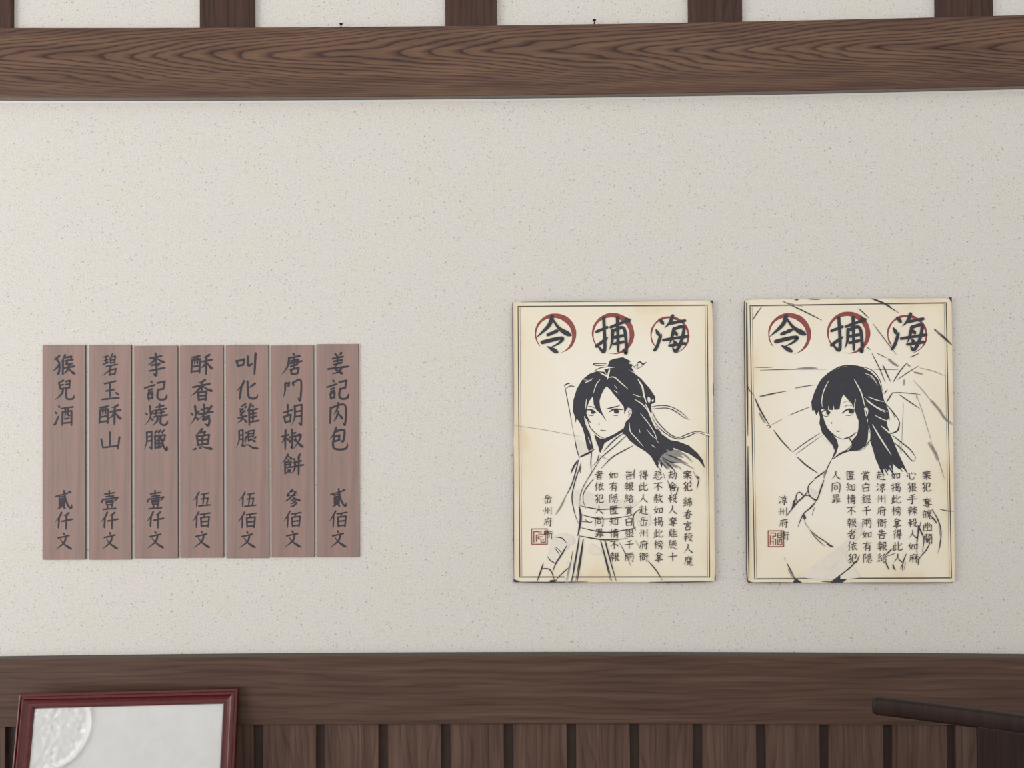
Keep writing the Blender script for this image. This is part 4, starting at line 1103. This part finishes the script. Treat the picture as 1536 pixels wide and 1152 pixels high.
# ------------------------------------------------------------------ two posters
POSTER_LABELS = [
    'left cream wanted poster, ink drawing of a swordswoman with wind blown hair',
    'right cream wanted poster, ink drawing of a woman under a parasol',
]
TB = 0.0100
for PO, lab, seed in zip(POSTERS, POSTER_LABELS, (3, 11)):
    rnd = random.Random(seed)
    w, h = PO['w'], PO['h']
    root = tag(empty('wanted_poster', (PO['cx'], 0, PO['cz'] - h / 2)), lab, 'poster', 'wanted posters on the wall')
    at = (0, 0, h / 2)
    # board with slightly worn, rounded outline
    out = []
    per = []
    for (ax, az), (bx, bz) in zip([(-1, 1), (1, 1), (1, -1), (-1, -1)], [(1, 1), (1, -1), (-1, -1), (-1, 1)]):
        for j in range(24):
            t = j / 24
            per.append(((ax + (bx - ax) * t) * w / 2, (az + (bz - az) * t) * h / 2))
    for x, z in per:
        r = 0.005
        dx, dz = abs(x) - (w / 2 - r), abs(z) - (h / 2 - r)
        if dx > 0 and dz > 0:
            d = math.hypot(dx, dz)
            k_ = min(1, r / d)
            x = math.copysign(w / 2 - r + dx * k_, x)
            z = math.copysign(h / 2 - r + dz * k_, z)
        j_ = rnd.uniform(-0.0005, 0.0003)
        out.append((x * (1 + j_ / w), z * (1 + j_ / h)))
    bm = bmesh.new()
    fr = [bm.verts.new((x, -TB, z)) for x, z in out]
    bk = [bm.verts.new((x, 0, z)) for x, z in out]
    bm.faces.new(fr); bm.faces.new(bk[::-1])
    n_ = len(fr)
    for i in range(n_):
        f = bm.faces.new((fr[i], bk[i], bk[(i + 1) % n_], fr[(i + 1) % n_]))
        f.material_index = 1
    bmesh.ops.recalc_face_normals(bm, faces=bm.faces)
    obj('board', bm, [M['paper'], M['board_edge']], root, at)
    Y = -TB - 0.00015
    # red brush rings
    for ri, (x, z, r) in enumerate(PO['rings']):
        x, z, r = x * 1e-4, z * 1e-4, r * 1e-4
        bm = bmesh.new()
        prev = None
        a0, a1 = (-128, 168)
        if ri == 1:
            a0, a1 = (-150, 195)
        for i in range(73):
            t = i / 72
            ang = math.radians(a0 + (a1 - a0) * t)      # clockwise from the top
            wid = 0.0018 + 0.0095 * max(0, math.exp(-((t - 0.57) / 0.30) ** 2)) + 0.0004 * math.sin(t * 37) + 0.0003 * math.sin(t * 83)
            if ri == 2:
                wid = 0.0028 + 0.0025 * math.exp(-((t - 0.5) / 0.25) ** 2) + 0.0008 * math.sin(t * 41)
            if t > 0.86:
                wid *= max(0.08, (1 - t) / 0.14)
            if t < 0.06:
                wid *= 0.3 + t / 0.06 * 0.7
            rr = r + 0.001 * math.sin(t * 9)
            s, c = math.sin(ang), math.cos(ang)
            cur = (bm.verts.new((x + s * (rr + wid / 2), Y - 0.0001, z + c * (rr + wid / 2))), bm.verts.new((x + s * (rr - wid / 2), Y - 0.0001, z + c * (rr - wid / 2))))
            if prev:
                bm.faces.new((prev[0], prev[1], cur[1], cur[0]))
            prev = cur
        obj('red_ring', bm, M['red'], root, at)
    # thin ruled border
    bm = bmesh.new()
    B4 = [(a * 1e-4, b * 1e-4) for a, b in PO['border']]
    for j in range(4):
        brush(bm, 'u', [B4[j], ((B4[j][0] + B4[(j + 1) % 4][0]) / 2, (B4[j][1] + B4[(j + 1) % 4][1]) / 2), B4[(j + 1) % 4]], 0.0018, Y - 0.0001)
    obj('border_line', bm, M['soft_ink'], root, at)
    bm = bmesh.new()
    for a, b in zip(B4, B4[1:] + B4[:1]):
        ins = lambda p: (p[0] - math.copysign(0.0042, p[0]), p[1] - math.copysign(0.0016, p[1]))
        a, b = ins(a), ins(b)
        brush(bm, 'u', [a, ((a[0] + b[0]) / 2, (a[1] + b[1]) / 2), b], 0.0009, Y - 0.00012)
    obj('faint_border_line', bm, M['grey_ink'], root, at)
    # ink drawing
    parts, cur = {}, None
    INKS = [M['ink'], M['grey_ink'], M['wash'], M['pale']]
    for i, line in enumerate(PO['art'].splitlines()):
        hd, *pts = line.split()
        if hd[0] == '#':
            cur = parts.setdefault(hd[1:], bmesh.new())
            continue
        pts = [tuple(int(v) * 1e-4 for v in p.split(',')) for p in pts]
        y = Y - 0.0002 - i * 9e-6
        kind, wd = hd[0], float(hd[1:]) * 1.4e-4
        before = len(cur.faces)
        if kind in 'fwkm':
            P = polyline(pts + [pts[0]], 1)[:-1] if kind == 'f' else spline(pts + [pts[0]], 3)[:-1]
            vs = [cur.verts.new((p[0], y, p[1])) for p in P]
            for tri in geometry.tessellate_polygon([[Vector((p[0], p[1], 0)) for p in P]]):
                try:
                    cur.faces.new([vs[q] for q in tri])
                except ValueError:
                    pass
        elif kind == 'g':
            # dry brush: several thin hairs side by side
            nh = max(1, int(wd / 0.0012))
            for q in range(nh):
                o_ = (q - (nh - 1) / 2) * 0.0012
                dx, dz = pts[-1][0] - pts[0][0], pts[-1][1] - pts[0][1]
                d = math.hypot(dx, dz) or 1
                sh = [(p[0] - dz / d * o_ + rnd.uniform(-2e-4, 2e-4), p[1] + dx / d * o_) for p in pts]
                brush(cur, 'b', sh, 0.0013 * rnd.uniform(0.5, 1.1), y)
        else:
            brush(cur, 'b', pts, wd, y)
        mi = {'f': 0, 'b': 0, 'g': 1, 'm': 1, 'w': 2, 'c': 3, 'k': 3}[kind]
        cur.faces.ensure_lookup_table()
        for q in range(before, len(cur.faces)):
            cur.faces[q].material_index = mi
    for nm, bm in parts.items():
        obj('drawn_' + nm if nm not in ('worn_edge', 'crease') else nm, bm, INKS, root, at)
    # seal stamp
    bm = bmesh.new()
    sx0, sz1, sx1, sz0 = [v * 1e-4 for v in PO['seal']]
    sq = lambda a, b: (sx0 + (sx1 - sx0) * a / 100, sz1 + (sz0 - sz1) * b / 100)
    maze = ['0,0 100,0 100,100 0,100 0,0', '14,88 14,18 48,18 48,40 30,40 30,84', '60,88 60,66 42,66 42,52 70,52', '60,14 60,38 82,38 82,14',
            '88,52 88,88 66,88', '74,66 74,78', '92,14 92,40'] if seed == 3 else \
           ['0,0 100,0 100,100 0,100 0,0', '14,14 48,14 48,34 30,34 30,52 48,52 48,88', '14,30 14,88', '14,66 32,66 32,88', '62,14 62,44 86,44 86,14 62,14',
            '62,28 86,28', '62,56 62,88 88,88 88,56 74,56 74,74']
    for m_ in maze:
        P = [sq(*map(float, p.split(','))) for p in m_.split()]
        brush(bm, 'Z', P, 0.0021, Y - 0.0013)
    obj('seal_stamp', bm, M['seal'], root, at)['label'] = 'small square red seal stamp'
    # columns of small text, then the three large headline characters
    columns = {}
    for ch, box_ in cells(PO['text']):
        key = next((q for q in columns if abs(q - box_[0]) < 0.008), box_[0])
        columns.setdefault(key, []).append((ch, box_))
    for col_ in columns.values():
        bm = bmesh.new()
        for ch, (a, b, c, d) in col_:
            write(bm, ch, a, b, c, d, Y - 0.0015, 0.088, False)
        obj('text_column', bm, M['soft_ink'], root, at)['label'] = 'column of small brush characters reading ' + ''.join(c_ for c_, _ in col_)
    for ch, (a, b, c, d) in cells(PO['head']):
        bm = bmesh.new()
        write(bm, ch, a, b, c, d, Y - 0.0015, 0.094, True)
        obj('headline_character', bm, M['ink'], root, at)['label'] = 'large black brush character %s over a red ring' % ch

# ------------------------------------------------------------------ two screws standing in the top of the upper beam
def screw(x, ztop, head_r, head_h, lab):
    zb = 2.2167 + 0.0080 * (x / 1.07) ** 2
    root = tag(empty('screw', (x, -0.012, zb)), lab, 'screw', 'screws on top of the upper beam')
    H = ztop - zb
    bm = bmesh.new(); tube(bm, [(0, 0, -0.0002), (0, 0, H - head_h)], [0.0013, 0.0013])
    obj('shank', bm, M['screw'], root)
    bm = bmesh.new(); tube(bm, [(0, 0, H - head_h), (0, 0, H - 0.0008), (0, 0, H)], [0.0013, head_r, head_r * 0.9], 16)
    obj('head', bm, M['screw'], root)


screw(-0.3461, 2.2279, 0.0038, 0.0042, 'tiny black screw with cone shaped head on top of the beam above the planks')
screw(0.1856, 2.2292, 0.0040, 0.0022, 'tiny black flat headed screw on top of the beam above the left poster')

# ------------------------------------------------------------------ framed sheet leaning at the lower left
FW, FH, RAIL = 0.436, 0.300, 0.030
ROT = Euler((-0.17902, 0.0, 0.06295), 'XYZ')
pic = tag(empty('picture_frame', (-0.7764, -0.05, 0.84508), ROT),
          'dark red lacquered picture frame around a blank white sheet, leaning at the lower left', 'picture frame')
# moulding profile: (distance in from the outer edge, depth towards the room)
prof_pts = [(0.0, -0.012), (0.0, 0.0008), (0.0004, 0.0012), (0.0034, 0.0030), (0.0042, 0.0030), (0.0050, 0.0012), (0.0054, 0.0014), (0.0086, 0.0034),
            (0.0098, 0.0034), (0.0125, 0.0010), (0.0150, 0.0000), (0.0200, -0.0012), (0.0232, -0.0012), (0.0238, -0.0008), (0.0264, 0.0006), (0.0274, 0.0002),
            (0.0288, -0.0020), (0.0300, -0.0052), (0.0300, -0.012)]
corners = [(-FW / 2, 0), (FW / 2, 0), (FW / 2, -FH), (-FW / 2, -FH)]
inw = [(1, -1), (-1, -1), (-1, 1), (1, 1)]
for s in range(4):
    bm = bmesh.new()
    e = (s + 1) % 4
    A_ = [bm.verts.new((corners[s][0] + inw[s][0] * d, -y, corners[s][1] + inw[s][1] * d)) for d, y in prof_pts]
    B_ = [bm.verts.new((corners[e][0] + inw[e][0] * d, -y, corners[e][1] + inw[e][1] * d)) for d, y in prof_pts]
    n_ = len(prof_pts)
    for q in range(n_):
        bm.faces.new((A_[q], A_[(q + 1) % n_], B_[(q + 1) % n_], B_[q]))
    bm.faces.new(A_); bm.faces.new(B_[::-1])
    bmesh.ops.recalc_face_normals(bm, faces=bm.faces)
    obj('frame_rail', bm, M['lacquer'], pic)
bm = bmesh.new(); box(bm, -FW / 2 + 0.026, FW / 2 - 0.026, 0.0064, 0.0110, -FH + 0.026, -0.026)
obj('white_sheet', bm, M['sheet'], pic)
# clear film with a round bubble of wrinkles near its upper left corner
bm = bmesh.new()
NX, NZ = 150, 100
x0, x1, z0, z1 = -FW / 2 + 0.0301, FW / 2 - 0.0301, -FH + 0.0301, -0.0301
rn = random.Random(5)
wr = [(rn.uniform(0, 6.28), rn.uniform(90, 520), rn.uniform(0, 6.28)) for _ in range(11)]
grid = []
BX, BZ, BR = x0 + 0.022, z1 - 0.030, 0.088
for j in range(NZ + 1):
    row = []
    for i_ in range(NX + 1):
        x = x0 + (x1 - x0) * i_ / NX
        z = z0 + (z1 - z0) * j / NZ
        d = math.hypot(x - BX, z - BZ)
        b = 0.0030 * math.exp(-((d - BR) / 0.0062) ** 2)
        inside = 1.0 / (1.0 + math.exp((d - BR) / 0.006))
        wv = sum(math.sin((math.cos(a) * x + math.sin(a) * z) * f + p + 2.2 * math.sin(x * 95 + p) * math.sin(z * 120 + 2 * p)) for a, f, p in wr) / 9
        wv *= 0.35 + 0.65 * math.sin(x * 60 + 1.1) ** 2
        y = 0.0052 - b - inside * (0.0008 + 0.0018 * wv) - 0.0002 * wv
        row.append(bm.verts.new((x, y, z)))
    grid.append(row)
for j in range(NZ):
    for i_ in range(NX):
        bm.faces.new((grid[j][i_], grid[j][i_ + 1], grid[j + 1][i_ + 1], grid[j + 1][i_]))
obj('plastic_film', bm, M['film'], pic, smooth=True)['label'] = 'clear wrinkled plastic film'

# low wooden side table that carries the leaning frame
low = min((Matrix.Translation(Vector((-0.7764, -0.05, 0.84508))) @ ROT.to_matrix().to_4x4() @ Vector((x, y, -FH))).z for x in (-FW / 2, FW / 2) for y in (0.012, -0.004))
tab = tag(empty('side_table', (-0.80, -0.20, 0)), 'brown wooden side table under the leaning red picture frame', 'table')
bm = bmesh.new(); box(bm, -0.36, 0.36, -0.19, 0.17, low - 0.024, low, 0.003)
obj('table_top', bm, M['table'], tab)
bm = bmesh.new(); box(bm, -0.32, 0.32, -0.155, -0.137, low - 0.084, low - 0.024, 0.001)
box(bm, -0.32, 0.32, 0.117, 0.135, low - 0.084, low - 0.024, 0.001)
obj('apron', bm, M['table'], tab)
for sx in (-1, 1):
    for sy in (-0.15, 0.13):
        bm = bmesh.new(); box(bm, sx * 0.325 - 0.018, sx * 0.325 + 0.018, sy - 0.018, sy + 0.018, 0, low - 0.024, 0.002)
        obj('leg', bm, M['table'], tab)

# ------------------------------------------------------------------ dark wooden chair at the lower right
u = Vector((0.913, -0.408, 0)).normalized()
P0 = Vector((0.620, -0.308, 0.93))
RL = 0.44
mid = P0 + u * (RL / 2)
chair = tag(empty('dining_chair', (mid.x, mid.y, 0), (0, 0, math.atan2(u.y, u.x))),
            'dark brown wooden chair with a slim rounded top rail, standing at the lower right corner', 'chair')
# local axes: x along the back, -y towards the room
bm = bmesh.new()
rows = []
NR = 28
for i_ in range(NR + 1):
    e = [0.0, 0.0008, 0.002, 0.004, 0.0065, 0.009, 0.0095][min(i_, NR - i_)] if min(i_, NR - i_) < 7 else RL / 2 * (min(i_, NR - i_) - 6) / (NR / 2 - 6)
    x = (-RL / 2 + e) if i_ <= NR / 2 else (RL / 2 - e)
    r = 0.0135
    hh = r - 0.009 + math.sqrt(max(0.0, 0.009 ** 2 - (0.009 - e) ** 2)) if e < 0.009 else r
    bow = 0.030 * (1 - (2 * x / RL) ** 2)
    prof_ = [(-0.009, -hh), (-0.011, -hh * 0.7), (-0.011, hh * 0.7), (-0.008, hh), (0.008, hh), (0.011, hh * 0.7), (0.011, -hh * 0.7), (0.009, -hh)]
    rows.append([bm.verts.new((x, bow * 0.35 + y, 0.93 - r + z)) for y, z in prof_])
for a, b in zip(rows, rows[1:]):
    for q in range(8):
        bm.faces.new((a[q], a[(q + 1) % 8], b[(q + 1) % 8], b[q]))
bm.faces.new(rows[0]); bm.faces.new(rows[-1][::-1])
bmesh.ops.recalc_face_normals(bm, faces=bm.faces)
obj('top_rail', bm, M['chair'], chair, smooth=True)
bm = bmesh.new(); box(bm, -0.065, 0.065, -0.001, 0.017, 0.452, 0.906, 0.002)
obj('back_splat', bm, M['chair'], chair)
bm = bmesh.new(); box(bm, -0.21, 0.21, -0.40, 0.03, 0.425, 0.455, 0.008, 3)
obj('seat', bm, M['chair'], chair)
for sx in (-1, 1):
    for y_, sp_ in ((-0.36, -0.02), (-0.005, 0.02)):
        bm = bmesh.new(); tube(bm, [(sx * 0.195, y_ + sp_, 0), (sx * 0.180, y_, 0.426)], [0.013, 0.018], 14)
        obj('leg', bm, M['chair'], chair, smooth=False)
bm = bmesh.new()
for y_ in (-0.365, 0.0):
    tube(bm, [(-0.188, y_, 0.20), (0.188, y_, 0.20)], [0.009, 0.009], 10)
obj('stretcher', bm, M['chair'], chair)
